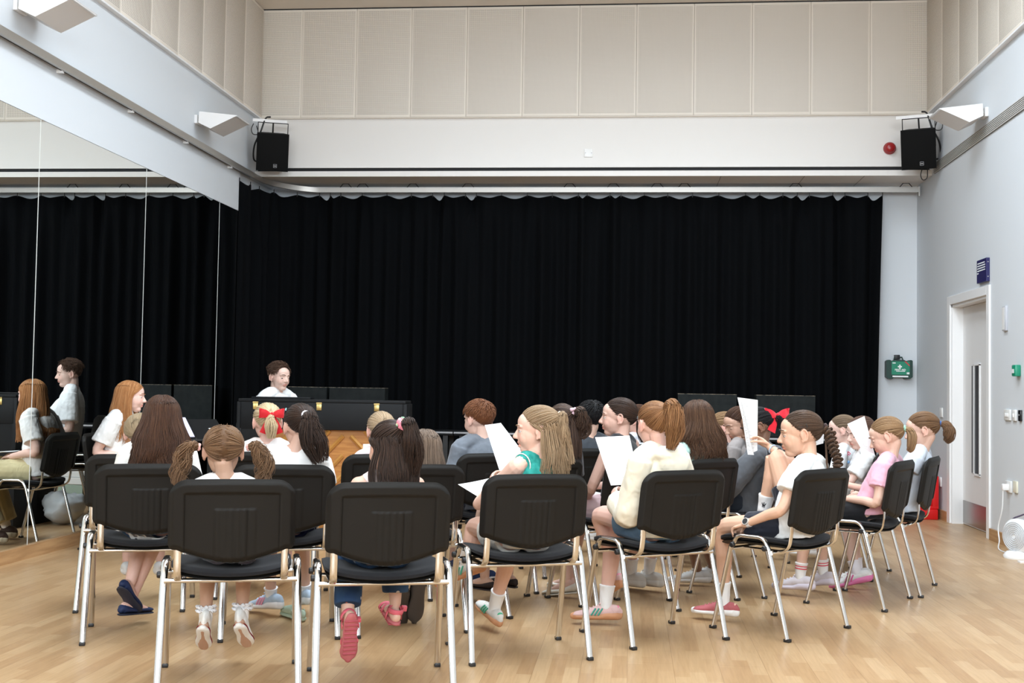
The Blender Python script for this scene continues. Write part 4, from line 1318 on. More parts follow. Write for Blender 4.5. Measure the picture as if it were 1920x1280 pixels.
def shoe(parent, F, kind, c1, c2=(.8, .8, .8), c3=None, k=1., label=None, c4=None):
    """c1 upper, c2 sole, c3 stripes or trim, c4 heel tab; lengths for a 0.21 m foot"""
    S = Matrix.Diagonal((k, k, k, 1)).to_4x4()
    M = F @ Matrix.Translation((0, .052, .078)) @ S @ Matrix.Translation((0, -.052, -.078))
    if kind in ('sneaker', 'hitop', 'clog', 'flat'):
        ys = [-.012, .0, .025, .055, .085, .115, .145, .175, .198, .212]
        w = [.016, .025, .030, .031, .031, .034, .037, .036, .028, .012]
        tops = {'sneaker': [.060, .072, .076, .074, .070, .060, .050, .043, .037, .028], 'hitop': [.085, .112, .118, .112, .082, .064, .052, .044, .038, .028],
                'clog': [.052, .058, .054, .060, .068, .066, .060, .052, .042, .028], 'flat': [.045, .056, .050, .040, .036, .036, .036, .034, .030, .022]}[kind]
        pts = [(0, y, .012 + (t - .012) / 2) for y, t in zip(ys, tops)]
        rad = [(a, (t - .012) / 2) for a, t in zip(w, tops)]
        up = MB().tube(catmull(pts, 3), [tuple(x) for x in np.array(catmull([V(*r) for r in rad], 3))], 20, up=(0, 0, 1), cap='round')
        o = up.build('shoe', cloth(c1, .6, 0), parent, M=M, angle=None)
        ws = [.018, .028, .033, .033, .032, .036, .040, .039, .031, .013]
        th = .017 if kind == 'sneaker' else (.013 if kind != 'flat' else .006)
        sl = MB().tube(catmull([(0, y, th * (1 + (.5 if kind == 'sneaker' and y < .06 else 0))) for y in ys], 3), [tuple(x) for x in np.array(catmull([V(a, th * (1 + (.5 if kind == 'sneaker' and y < .06 else 0))) for a, y in zip(ws, ys)], 3))], 20, up=(0, 0, 1), cap='round')
        sl.build('sole', plain(c2, .6), o, angle=None)
        if kind in ('sneaker', 'hitop'):
            mb = MB()
            for q in range(4):
                y = .088 + .019 * q; z = np.interp(y, ys, tops) + .002; ww = .013
                mb.tube([(-ww, y, z - .004), (0, y + .006, z + .001), (ww, y, z - .004)], .0026, 6)
            if kind == 'sneaker':
                mb.tube([(-.005, .083, .074), (-.02, .08, .082), (-.012, .07, .086), (0, .083, .076), (.012, .07, .086), (.02, .08, .082), (.005, .083, .074)], .0022, 6)
            mb.build('laces', plain(tuple(min(1, x * 1.15 + .05) for x in c1), .7), o)
        if c3 is not None and kind == 'sneaker':
            mb = MB()
            for s in (-1, 1):
                for q in range(3):
                    y = .068 + .017 * q
                    mb.tube([(s * .0345, y + .022, .026), (s * .0335, y + .012, .042), (s * .026, y, .059)], [(.0035, .0045)] * 3, 6)
            mb.build('side_stripes', plain(c3, .6), o)
        if c3 is not None and kind == 'hitop':
            MB().tube(catmull([(0, y, .024) for y in ys], 2), [(a + .0012, .0022) for a in np.array(catmull([V(x, 0) for x in ws], 2))[:, 0]], 20, up=(0, 0, 1), cap='round').build('sole_line', plain(c3, .6), o, angle=None)
        if c4 is not None:
            MB().ell((0, -.008, .056), (.017, .010, .016)).build('heel_tab', plain(c4, .6), o)
            MB().tube([(0, -.0195, .052), (0, -.019, .061)], [.003, .0015], 6).build('heel_logo', plain((.75, .2, .2) if c4[1] > .2 else (.1, .35, .25), .6), o)
        if kind == 'clog':
            mb = MB()
            for s in (-1, 1): mb.ell((s * .034, .045, .045), (.005, .009, .009))
            mb.build('strap_rivet', plain(c2, .5), o)
        return o
    # open sandal
    o = MB().tube(catmull([(0, y, .010) for y in (-.008, .02, .06, .1, .15, .19, .208)], 3), [tuple(x) for x in np.array(catmull([V(a, .010) for a in (.02, .030, .031, .032, .038, .033, .015)], 3))], 18, up=(0, 0, 1), cap='round').build('shoe', plain(c2, .6), parent, M=M, angle=None)
    mb = MB()
    for z in range(9):
        mb.tube([(-.028, .01 + .02 * z, -.0015), (.028, .01 + .02 * z, -.0015)], .004, 6)
    mb.build('tread', plain(tuple(x * .6 for x in c1), .7), o)
    mb = MB()
    for y, h in ((.045, .085), (.12, .052), (.165, .042)):
        arc = [(.036 * math.cos(a), y, .012 + (h - .012) * math.sin(a)) for a in np.linspace(0, math.pi, 11)]
        mb.tube(arc, [(.012, .003)] * 11, 8, up=(0, 0, 1))
    mb.tube([(.034 * math.cos(a), .035 - .045 * math.sin(a), .060) for a in np.linspace(0, math.pi, 11)], [(.003, .012)] * 11, 8, up=(0, 0, 1))
    mb.build('strap', plain(c1, .6), o, angle=None)
    mb = MB().box((.03, .035, .05), (.055, .055, .075), bev=.004); mb.build('strap_tab', plain(c1, .6), o)
    return o

def lerp(a, b, t):
    return V(a) * (1 - t) + V(b) * t

# ---- the whole figure
def person(name_label, cat, M, ztop, head=(0, 0, 0), skin=LIGHT, s=None, hip=(0, -.085, .545), neck=None, hoff=(0, .025), twist=0., tilt=0.,
           arms=None, legs=None, top=None, bottom=None, shoes=None, socks=None, hair=None, face=True, iris=(.12, .08, .05), lid=8, gaze=(0, 1, -.1),
           voxel=.0045, adult=0., mouth=0., brow=None, seat=.462, seed=1, lips=None, hands=True, hk=1.):
    h = ztop - seat
    if s is None: s = h / .66
    hh = (.211 + (s - 1) * .045) * hk; kh = hh / .2
    root = empty('person', M)
    tag(root, name_label, cat)
    # head
    hx, hy = hoff
    if neck is None: neck = (0, -.125, ztop - hh - .040 * s)
    N = V(neck)
    C = V(N[0] + hx, N[1] + hy, ztop - .010 - .5 * hh)
    yaw, pit, rol = head
    HR = Matrix.Rotation(R_(yaw), 3, 'Z') @ Matrix.Rotation(R_(-pit), 3, 'X') @ Matrix.Rotation(R_(rol), 3, 'Y')
    H = HR.to_4x4(); H.translation = Vector(C); H = H @ Matrix.Scale(kh, 4)
    tw = R_(twist); Rt = V(math.cos(tw), math.sin(tw), 0); Ft = V(-math.sin(tw), math.cos(tw), 0)
    Rt = unit(Rt + V(0, 0, math.tan(R_(tilt))))
    hipc = V(hip); shw = .128 * s + .008 * adult
    chest = lerp(hipc, N, .68); waist = lerp(hipc, N, .32)
    bend = Ft * -.012 * s
    spine = [hipc + V(0, 0, -.048), hipc, waist + bend * .5, chest + bend, lerp(hipc, N, .88) + bend * .5, N + V(0, 0, .005)]
    srad = [(.078, .060), (.112, .088), (.095, .070), (.108, .076), (.100, .062), (.042, .042)]
    srad = [(a * s, b * s) for a, b in srad]
    sh = {q: N + Rt * (q * shw) - V(0, 0, .038 * s) for q in (-1, 1)}
    arms = arms or {}; legs = legs or {}
    A = {}
    for q in (-1, 1):
        a = dict(arms.get(q, {}))
        el = V(a['el']) if 'el' in a else sh[q] + (Rt * q * .035 + Ft * .03) * s - V(0, 0, .205 * s)
        wr = V(a['wr']) if 'wr' in a else V(q * .055, hip[1] + .27 * s, .625)
        d = unit(a['d']) if 'd' in a else unit(wr - el)
        n = a.get('n', (-.3 * q, 0, -1))
        A[q] = dict(el=el, wr=wr, d=d, n=n, curl=a.get('curl', .45), th=a.get('th', .35))
    G = {}
    for q in (-1, 1):
        g = dict(legs.get(q, {}))
        hj = hipc + V(q * .058 * s, .01, -.012)
        kn = V(g['kn']) if 'kn' in g else V(q * .085, hip[1] + .355 * s, .505)
        lz = .345 * s
        an = V(g['an']) if 'an' in g else V(q * .09, kn[1] - .03, max(.082, kn[2] - lz))
        fd = g.get('fd', (q * .12, 1)); pit_ = g.get('pitch', 0.); G[q] = dict(hj=hj, kn=kn, an=an, fd=fd, F=foot_frame(an, fd, pit_, g.get('roll', 0.)))
    mb = MB()
    up = tuple(Ft)
    mb.tube(catmull(spine, 4), [tuple(x) for x in np.array(catmull([V(*r) for r in srad], 4))], 20, up=up, cap='flat')
    mb.tube([sh[-1], lerp(sh[-1], N, .5) + V(0, 0, .014 * s), N + V(0, 0, .004), lerp(sh[1], N, .5) + V(0, 0, .014 * s), sh[1]], [.034 * s, .034 * s, .036 * s, .034 * s, .034 * s], 12, cap='round')
    hb = V(H @ Vector((0, -.030, -.045)))
    mb.tube([N - V(0, 0, .02), lerp(N, hb, .5), hb], [.042 * s ** .5 + .012 * adult, .038 * s ** .5 + .012 * adult, .036 * kh + .010 * adult], 14, cap='round')
    add_head(mb, H, True, adult, mouth)
    for q in (-1, 1):
        a = A[q]
        mb.tube(catmull([sh[q], lerp(sh[q], a['el'], .45), a['el'], lerp(a['el'], a['wr'], .4), a['wr']], 4), [x * s for x in np.interp(np.linspace(0, 1, 17), [0, .25, .5, .66, 1], [.040, .035, .0285, .029, .0185])], 12, cap='round')
        if hands: add_hand(mb, a['wr'], a['d'], a['n'], q, a['curl'], .86 * s ** .7, thumb_in=a['th'])
        g = G[q]
        calf = unit(np.cross(np.cross(g['an'] - g['kn'], g['kn'] - g['hj']), g['an'] - g['kn']))
        mid = lerp(g['kn'], g['an'], .35) - calf * .008 * s
        mb.tube(catmull([g['hj'], lerp(g['hj'], g['kn'], .5) + V(0, 0, .004), g['kn'], mid, lerp(g['kn'], g['an'], .75), g['an']], 4),
                [x * s for x in np.interp(np.linspace(0, 1, 21), [0, .2, .4, .47, .6, .8, 1], [.068, .060, .044, .041, .0435, .032, .027])], 14, cap='round')
        add_foot(mb, g['F'], s ** .5)
    me = bake(mb, voxel, 3)
    lips = lips or tuple(np.array(skin) * np.array((.92, .52, .50)))
    tint_body(me, H, skin, lips)
    me.materials.append(M_skin)
    body = link('body', me, root)
    hc = hair['color'] if hair else (.05, .03, .02)
    if face:
        for q in (-1, 1):
            make_eye(body, H, q, skin, iris, lid, gaze)
            bz = .0255
            MB().tube(catmull([tuple(H @ Vector((q * x, y, z))) for x, y, z in ((.012, .0835, bz - .002), (.024, .0845, bz + .002), (.036, .0765, bz + .0015), (.046, .064, bz - .004))], 4),
                      [(r * kh, r * kh * .8) for r in np.interp(np.linspace(0, 1, 13), [0, .5, 1], [.0022, .0026, .0013])], 6).build('eyebrow', plain(brow or tuple(x * .8 for x in hc), .8), body, angle=None)
    # ---- clothes
    if top:
        c = top['color']; fit = top.get('fit', .010); sl = top.get('sleeve', 'short'); zb_ = top.get('bottom', .478)
        tb = MB()
        lowpt = V(hipc[0], hipc[1], zb_)
        tsp = [lowpt] + spine[1:-1] + [N + V(0, 0, top.get('collar', -.004))]
        trd = [(srad[1][0] + fit + .002, srad[1][1] + fit + .002), (srad[1][0] + fit, srad[1][1] + fit), (srad[2][0] + fit + top.get('loose', .012), srad[2][1] + fit + top.get('loose', .012)), (srad[3][0] + fit + .006, srad[3][1] + fit + .006), (srad[4][0] + fit, srad[4][1] + fit), (.052 * s, .050 * s)]
        tb.tube(catmull(tsp, 4), [tuple(x) for x in np.array(catmull([V(*r) for r in trd], 4))], 24, up=up, cap='flat')
        if sl != 'none':
            tb.tube([sh[-1], lerp(sh[-1], N, .5) + V(0, 0, .012 * s), N + V(0, 0, -.012), lerp(sh[1], N, .5) + V(0, 0, .012 * s), sh[1]], [.034 * s + fit] * 2 + [.032 * s + fit] + [.034 * s + fit] * 2, 14, cap='round')
        else:
            e = .72
            tb.tube([lerp(N, sh[-1], e), lerp(sh[-1], N, .5) + V(0, 0, .012 * s), N + V(0, 0, -.012), lerp(sh[1], N, .5) + V(0, 0, .012 * s), lerp(N, sh[1], e)], [.032 * s + fit] * 5, 14, cap='flat')
        for q in (-1, 1):
            a = A[q]
            if sl == 'short':
                e = lerp(sh[q], a['el'], top.get('slen', .62)); fl = top.get('flare', .012)
                tb.tube([sh[q], lerp(sh[q], e, .5), e], [.041 * s + fit, .040 * s + fit + fl * .5, .037 * s + fit + fl], 14, cap='flat')
            elif sl == 'long':
                e = lerp(a['el'], a['wr'], top.get('slen', .95))
                tb.tube(catmull([sh[q], lerp(sh[q], a['el'], .5), a['el'], lerp(a['el'], e, .5), lerp(a['el'], e, .86), e], 4), [x for x in np.interp(np.linspace(0, 1, 21), [0, .4, .75, .9, 1], [.041 * s + fit, .036 * s + fit * 1.6, .032 * s + fit * 1.7, .028 * s + fit * 1.4, .020 * s + fit * .6])], 14, cap='flat')
        if top.get('hood'):
            ha = [N + Rt * (math.sin(a) * .085) * s + Ft * (-.035 - .055 * math.cos(a)) * s + V(0, 0, -.005 - .022 * math.cos(a)) * s for a in np.linspace(-2.3, 2.3, 15)]
            tb.tube(ha, [x * s for x in np.interp(np.linspace(0, 1, 15), [0, .5, 1], [.016, .036, .016])], 12, cap='round')
            tb.ell(tuple(N + Ft * -.088 * s + V(0, 0, -.060 * s)), (.085 * s, .042 * s, .070 * s))
        tm = bake(tb, .0065, 2)
        co = coords(tm)
        tm.materials.append(cloth(c)) if not callable(c) else tm.materials.append(c())
        nrm = np.empty(len(co) * 3, np.float32); tm.vertices.foreach_get('normal', nrm); nrm = nrm.reshape(-1, 3)
        amp = top.get('wrinkle', .0035)
        dsp = np.array([noise.noise((p[0] * 16 + seed, p[1] * 16, p[2] * 11)) + .5 * abs(noise.noise((p[0] * 34, p[1] * 34 + seed, p[2] * 22))) for p in co])
        set_coords(tm, co + nrm * (dsp * amp)[:, None])
        o_top = link(top.get('name', 'shirt'), tm, root)
        if top.get('lining'):
            lm = MB()
            pts = [N + Rt * (math.sin(a) * .078) * s + Ft * (-.030 - .052 * math.cos(a)) * s + V(0, 0, .018 - .012 * math.cos(a)) * s for a in np.linspace(-.9, 2.1, 14)]
            lm.tube(pts, [(x * 1.0 * s, x * 1.25 * s) for x in np.interp(np.linspace(0, 1, 14), [0, .5, 1], [.010, .024, .012])], 12, cap='round')
            lm.build('hood_lining', cloth(top['lining']), o_top, angle=None)['label'] = 'white hood lining'
        if top.get('extra'): top['extra'](o_top, dict(N=N, C=C, H=H, sh=sh, A=A, Rt=Rt, Ft=Ft, s=s, chest=chest))
    if bottom:
        c = bottom['color']; fit = bottom.get('fit', .009); ln = bottom.get('len', .5); kind = bottom.get('kind', 'shorts')
        bb = MB()
        bb.tube(catmull([hipc + V(0, 0, -.062), hipc, lerp(hipc, waist, .6)], 3), [tuple(x) for x in np.array(catmull([V(srad[0][0] + fit + .01, srad[0][1] + fit + .01), V(srad[1][0] + fit, srad[1][1] + fit), V(srad[2][0] + fit + .006, srad[2][1] + fit + .006)], 3))], 20, up=up, cap='flat')
        for q in (-1, 1):
            g = G[q]
            if kind in ('shorts', 'skirt'):
                e = lerp(g['hj'], g['kn'], ln)
                rr_ = np.interp(ln, [0, .5, 1], [.068, .060, .044]) * s + fit + bottom.get('flare', .008)
                bb.tube([g['hj'], lerp(g['hj'], e, .5), e], [.069 * s + fit, .064 * s + fit, rr_], 16, cap='flat')
            else:
                e = lerp(g['kn'], g['an'], ln)
                rad = np.interp(np.linspace(0, 1, 17), [0, .25, .5, .75, 1], [.069 * s + fit, .061 * s + fit, .047 * s + fit, .044 * s + fit + bottom.get('flare', .004), .036 * s + fit + bottom.get('flare', .004) * 1.5])
                bb.tube(catmull([g['hj'], lerp(g['hj'], g['kn'], .5), g['kn'], lerp(g['kn'], e, .5), e], 4), list(rad), 16, cap='flat')
        if kind == 'skirt':
            e0, e1 = (lerp(G[q]['hj'], G[q]['kn'], ln * .9) for q in (-1, 1))
            bb.tube([lerp(G[-1]['hj'], G[1]['hj'], .5) + V(0, .02, .01), lerp(e0, e1, .5)], [(.075 * s, .055 * s), (.085 * s, .05 * s)], 16, up=(0, 0, 1), cap='flat')
        bmsh = bake(bb, .0065, 2)
        co = coords(bmsh)
        nrm = np.empty(len(co) * 3, np.float32); bmsh.vertices.foreach_get('normal', nrm); nrm = nrm.reshape(-1, 3)
        dsp = np.array([noise.noise((p[0] * 20 + seed, p[1] * 14, p[2] * 20)) for p in co])
        co2 = co + nrm * (dsp * .003)[:, None]
        set_coords(bmsh, co2)
        bmsh.materials.append(c() if callable(c) else cloth(c))
        link({'shorts': 'shorts', 'skirt': 'skirt', 'pants': 'trousers'}[kind], bmsh, root)
    for q in (-1, 1):
        g = G[q]
        if socks:
            so = socks if isinstance(socks, dict) and 'color' in socks else socks.get(q)
            if so:
                up_ = unit(g['kn'] - g['an']); ln = so.get('h', .06)
                p0 = V(g['F'] @ Vector((0, .05, .055)))
                sl_ = np.linalg.norm(g['kn'] - g['an'])
                lr = lambda d: np.interp(1 - d / sl_, [0, .12, .35, .75, 1], [.044, .041, .0435, .032, .027]) * s
                mid_ = lambda d: g['an'] + up_ * d
                sb = MB().tube([p0, g['an']] + [mid_(ln * q_) for q_ in (.3, .6, .9, .97, 1.)], [.0285 * s ** .5, lr(0) + .0035] + [lr(ln * q_) + .0045 for q_ in (.3, .6)] + [lr(ln * .9) + .007, lr(ln * .97) + .0085, lr(ln) + .007], 20, cap='flat')
                so_ = sb.build('sock', cloth(so['color']), root, angle=70)
                if so.get('frill'):
                    fb = MB()
                    for z0 in (.72, 1.0):
                        ring = []
                        for a in np.linspace(0, 2 * math.pi, 57):
                            rr_ = .036 + .006 * math.sin(a * 12)
                            x_ = unit(np.cross(up_, V(0, 1, .01))); y_ = np.cross(up_, x_)
                            ring.append(g['an'] + up_ * (ln * z0 + .004 * math.cos(a * 12)) + (x_ * math.cos(a) + y_ * math.sin(a)) * rr_)
                        fb.tube(ring, [(.003, .006)] * 57, 6)
                    fb.build('lace_frill', cloth((.82, .82, .84)), so_, angle=None)
                if so.get('stripes'):
                    for z0 in (.55, .75):
                        p = g['an'] + up_ * ln * z0
                        MB().tube([p - up_ * .003, p + up_ * .003], lr(ln * z0) + .0062, 20).build('sock_stripe', plain(so['stripes'], .8), so_)
                if so.get('logo'):
                    px_ = so['logo']; side_ = unit(V(px_)); side_ = unit(side_ - up_ * (side_ @ up_)); lat = np.cross(up_, side_)
                    lb = MB()
                    pc = g['an'] + up_ * ln * .58 + side_ * (lr(ln * .58) + .0035)
                    for dx, hgt in ((-.0095, .017), (0, .026), (.0095, .017)):
                        lb.tube([pc + lat * dx * .25 + side_ * .001 - up_ * .004, pc + lat * dx * .9 + up_ * hgt * .45 + side_ * .001 * (1 - abs(dx) * 160), pc + lat * dx * 1.15 + up_ * hgt - side_ * abs(dx) * .15], [(.0018, .0025), (.0045, .0025), (.001, .001)], 8)
                    for z_ in (-.002, -.006, -.010):
                        lb.tube([pc - lat * .008 + up_ * z_, pc + side_ * .0015 + up_ * z_, pc + lat * .008 + up_ * z_], .0012, 6)
                    lb.build('sock_logo', plain((.015, .015, .02), .8), so_)
        if shoes:
            sp_ = shoes if 'kind' in shoes else shoes.get(q)
            if sp_: shoe(root, g['F'], sp_['kind'], sp_['c1'], sp_.get('c2', (.8, .8, .8)), sp_.get('c3'), k=sp_.get('k', s ** .5), c4=sp_.get('c4'))
    info = dict(root=root, body=body, H=H, N=N, sh=sh, A=A, G=G, s=s, Rt=Rt, Ft=Ft, C=C, kh=kh, hipc=hipc)
    if hair:
        fitt = (top or {}).get('fit', .01) + .014
        T = []
        for p, r in zip(spine, srad): T.append((p[2], p[0], p[1], r[0] + fitt, r[1] + fitt))
        zs = sh[1][2]
        T = [t for t in T if t[0] < zs - .015] + [(zs - .01, N[0], N[1], shw + .030, .060 * s + .012), (zs + .022, N[0], N[1], shw * .8, .054 * s + .010), (N[2] + .012, N[0], N[1], .05 * s, .045 * s), (N[2] + .06, N[0], N[1] + .01, .040, .040)]
        torso = np.array(sorted(T))
        hr = Hair(H, hair['color'], seed, torso, hair.get('alt'), hair.get('var', .45))
        info['hair'] = hr
        hair['style'](hr, info)
        ho = hr.build(body)
        info['hair_obj'] = ho
        for acc in hair.get('acc', []):
            acc(ho, info)
    return info

# ---- hair ornaments
def scrunchie(pos, r=.017, color=(.7, .6, .62), tube_r=.008, name='hair_tie', axis=None, spots=None):
    def f(ho, I):
        H = I['H']; p = V(H @ Vector(pos))
        ax = unit(V(H.to_3x3() @ Vector(axis))) if axis is not None else unit(V(H.to_3x3() @ (Vector(pos) - Vector((0, -.012, .02)))))
        x = unit(np.cross(ax, V(.1, .2, 1))); y = np.cross(ax, x)
        n = 40
        pts = [p + (x * math.cos(a) + y * math.sin(a)) * r + ax * .003 * math.sin(a * 9) for a in np.linspace(0, 2 * math.pi, n)]
        o = MB().tube(pts, [tube_r * (1 + .22 * math.sin(i * 2.4)) for i in range(n)], 10).build(name, cloth(color), ho, angle=None)
        if spots:
            rnd = random.Random(5)
            for c in spots:
                mb = MB()
                for k in range(7):
                    a = rnd.random() * 6.28; b = rnd.random() * 6.28
                    c0 = p + (x * math.cos(a) + y * math.sin(a)) * (r + tube_r * .95 * math.cos(b)) + ax * tube_r * .95 * math.sin(b)
                    mb.ell(tuple(c0), tube_r * .45, None, 8, 6)
                mb.build('flower_print', cloth(c), o)
    return f
def bow(pos, size=.06, color=(.45, .005, .01), drop=.09, name='hair_bow', out=(0, -1, 0)):
    def f(ho, I):
        H = I['H']; p = V(H @ Vector(pos)); H3 = H.to_3x3().normalized()
        o = unit(V(H3 @ Vector(out))); up = V(0, 0, 1); up = unit(up - o * (up @ o)); r = np.cross(up, o) * -1
        mb = MB()
        for q in (-1, 1):
            loop = [p + r * q * .006, p + r * q * size * .5 + up * size * .10 + o * .014, p + r * q * size * 1.0 + up * size * .16 + o * .006, p + r * q * size * 1.04 + up * size * .10 + o * .014, p + r * q * size * .5 + up * size * .02 + o * .022, p + r * q * .004 - up * .002 + o * .01]
            mb.tube(catmull(loop, 4), [(.0045, x * size / .06) for x in np.interp(np.linspace(0, 1, 21), [0, .25, .5, .75, 1], [.009, .022, .030, .022, .009])], 10, up=up, cap='round')
            tl = [p + o * .006, p + r * q * size * .35 - up * drop * .4 + o * .010, p + r * q * size * .75 - up * drop + o * .004]
            mb.tube(catmull(tl, 4), [(x * size / .06, .003) for x in np.interp(np.linspace(0, 1, 9), [0, 1], [.011, .022])], 10, up=o, cap='flat')
        mb.ell(tuple(p + o * .016), (.011, .010, .014))
        mb.build(name, cloth(color, .6, .3), ho, angle=60)
    return f
def clip(pos, pos2, color=(.02, .015, .012), r=.003, name='hair_clip'):
    def f(ho, I):
        H = I['H']; a, b = (V(H @ Vector(p)) for p in (pos, pos2))
        MB().tube([a, lerp(a, b, .5) + unit(a - I['C']) * .002, b], r, 8, cap='round').build(name, plain(color, .4), ho)
    return f
def bracelet(info, q, t, r, color, tube_r=.003, name='bracelet', beads=False):
    a = info['A'][q]; ax = unit(a['wr'] - a['el']); p = lerp(a['wr'], a['el'], t)
    x = unit(np.cross(ax, V(.3, .1, 1))); y = np.cross(ax, x)
    if beads:
        mb = MB()
        for k in range(20):
            an = k / 20 * 6.283; mb.ell(tuple(p + (x * math.cos(an) + y * math.sin(an)) * r), tube_r, None, 8, 6)
        return mb.build(name, plain(color, .3), info['root'])
    return MB().tube([p + (x * math.cos(an) + y * math.sin(an)) * r for an in np.linspace(0, 6.283, 25)], tube_r, 8).build(name, plain(color, .6), info['root'], angle=None)

# ---- song sheets
def sheet_mat():
    m = mat('printed_paper', (.86, .86, .86), .55, spec=.3)
    uv = nd(m, 'ShaderNodeUVMap'); sp = nd(m, 'ShaderNodeSeparateXYZ'); lk(m, uv.outputs[0], sp.inputs[0])
    def mt(op, a, b=None, c=None):
        n = nd(m, 'ShaderNodeMath', operation=op)
        for i, x in enumerate((a, b, c)):
            if x is None: continue
            if isinstance(x, (int, float)): n.inputs[i].default_value = x
            else: lk(m, x, n.inputs[i])
        return n.outputs[0]
    row = mt('FLOOR', mt('MULTIPLY', sp.outputs[1], 44))
    fr = mt('FRACT', mt('MULTIPLY', sp.outputs[1], 44))
    line = mt('MULTIPLY', mt('GREATER_THAN', fr, .35), mt('LESS_THAN', fr, .68))
    wn = nd(m, 'ShaderNodeTexWhiteNoise', noise_dimensions='1D'); lk(m, row, wn.inputs['W'])
    end = mt('MULTIPLY_ADD', wn.outputs['Value'], .33, .30)
    inside = mt('MULTIPLY', mt('GREATER_THAN', sp.outputs[0], .10), mt('LESS_THAN', sp.outputs[0], end))
    blank = mt('GREATER_THAN', mt('FRACT', mt('MULTIPLY', row, .2)), .1)
    mar = mt('MULTIPLY', mt('GREATER_THAN', sp.outputs[1], .06), mt('LESS_THAN', sp.outputs[1], .93))
    cb = nd(m, 'ShaderNodeCombineXYZ'); lk(m, mt('MULTIPLY', sp.outputs[0], 55), cb.inputs[0]); lk(m, row, cb.inputs[1])
    ns = nd(m, 'ShaderNodeTexNoise'); ns.inputs['Scale'].default_value = 1.; lk(m, cb.outputs[0], ns.inputs['Vector'])
    ink = mt('GREATER_THAN', ns.outputs['Fac'], .45)
    f = mt('MULTIPLY', mt('MULTIPLY', mt('MULTIPLY', line, inside), mt('MULTIPLY', blank, mar)), ink)
    mx = nd(m, 'ShaderNodeMix', data_type='RGBA'); mx.inputs['A'].default_value = (.86, .86, .86, 1); mx.inputs['B'].default_value = (.33, .33, .35, 1)
    lk(m, f, mx.inputs['Factor']); lk(m, mx.outputs['Result'], bsdf(m).inputs['Base Color'])
    return m
M_sheet = sheet_mat()
def paper(corners, label, bow_=.012, group='printed song sheets', flip=False, curl=0.):
    """corners: top left, top right, bottom right, bottom left in world space"""
    tl, tr_, br, bl = (V(c) for c in corners)
    n = unit(np.cross(tr_ - tl, bl - tl)); nu, nv = 12, 16
    vs = []; uv = []
    for layer in (0, 1):
        for j in range(nv + 1):
            for i in range(nu + 1):
                u, w = i / nu, j / nv
                p = (tl * (1 - u) + tr_ * u) * (1 - w) + (bl * (1 - u) + br * u) * w
                p = p + n * (bow_ * 4 * u * (1 - u) * (.3 + .7 * w) + curl * (1 - w) ** 3 + (.0006 if layer else 0))
                vs.append(tuple(p)); uv.append((1 - u if flip else u, 1 - w))
    o = (nu + 1) * (nv + 1); fs = []
    for j in range(nv):
        for i in range(nu):
            a = j * (nu + 1) + i
            fs.append((a, a + nu + 1, a + nu + 2, a + 1)); fs.append((o + a, o + a + 1, o + a + nu + 2, o + a + nu + 1))
    me = bpy.data.meshes.new('song_sheet'); me.from_pydata(vs, [], fs)
    l = me.uv_layers.new(name='UVMap')
    for i, lp in enumerate(me.loops): l.data[i].uv = uv[lp.vertex_index]
    me.materials.append(M_sheet); me.polygons.foreach_set('use_smooth', [True] * len(fs)); me.update()
    ob = link('song_sheet', me)
    return tag(ob, label, 'sheet of paper', group)
# ---- printed cloths and small clothing details
def printed_jeans():
    m = mat('printed_denim', (.03, .065, .145), .85, spec=.2)
    tc = nd(m, 'ShaderNodeTexCoord'); v = nd(m, 'ShaderNodeTexVoronoi'); v.inputs['Scale'].default_value = 24
    lk(m, tc.outputs['Object'], v.inputs['Vector'])
    lt = nd(m, 'ShaderNodeMath', operation='LESS_THAN'); lt.inputs[1].default_value = .19; lk(m, v.outputs['Distance'], lt.inputs[0])
    sp = nd(m, 'ShaderNodeSeparateColor'); lk(m, v.outputs['Color'], sp.inputs[0])
    r = nd(m, 'ShaderNodeValToRGB'); r.color_ramp.interpolation = 'CONSTANT'
    r.color_ramp.elements[0].color = (.55, .52, .50, 1); r.color_ramp.elements[1].position = .7; r.color_ramp.elements[1].color = (.55, .16, .08, 1)
    lk(m, sp.outputs[0], r.inputs['Fac'])
    g = nd(m, 'ShaderNodeMath', operation='GREATER_THAN'); g.inputs[1].default_value = .35; lk(m, sp.outputs[1], g.inputs[0])
    mu = nd(m, 'ShaderNodeMath', operation='MULTIPLY'); lk(m, lt.outputs[0], mu.inputs[0]); lk(m, g.outputs[0], mu.inputs[1])
    n = nd(m, 'ShaderNodeTexNoise'); n.inputs['Scale'].default_value = 14; lk(m, tc.outputs['Object'], n.inputs['Vector'])
    r2 = nd(m, 'ShaderNodeValToRGB'); r2.color_ramp.elements[0].position = .35; r2.color_ramp.elements[1].position = .7
    r2.color_ramp.elements[0].color = (.022, .050, .115, 1); r2.color_ramp.elements[1].color = (.045, .095, .19, 1)
    lk(m, n.outputs['Fac'], r2.inputs['Fac'])
    mx = nd(m, 'ShaderNodeMix', data_type='RGBA'); lk(m, mu.outputs[0], mx.inputs['Factor']); lk(m, r2.outputs['Color'], mx.inputs['A']); lk(m, r.outputs['Color'], mx.inputs['B'])
    lk(m, mx.outputs['Result'], bsdf(m).inputs['Base Color'])
    return m
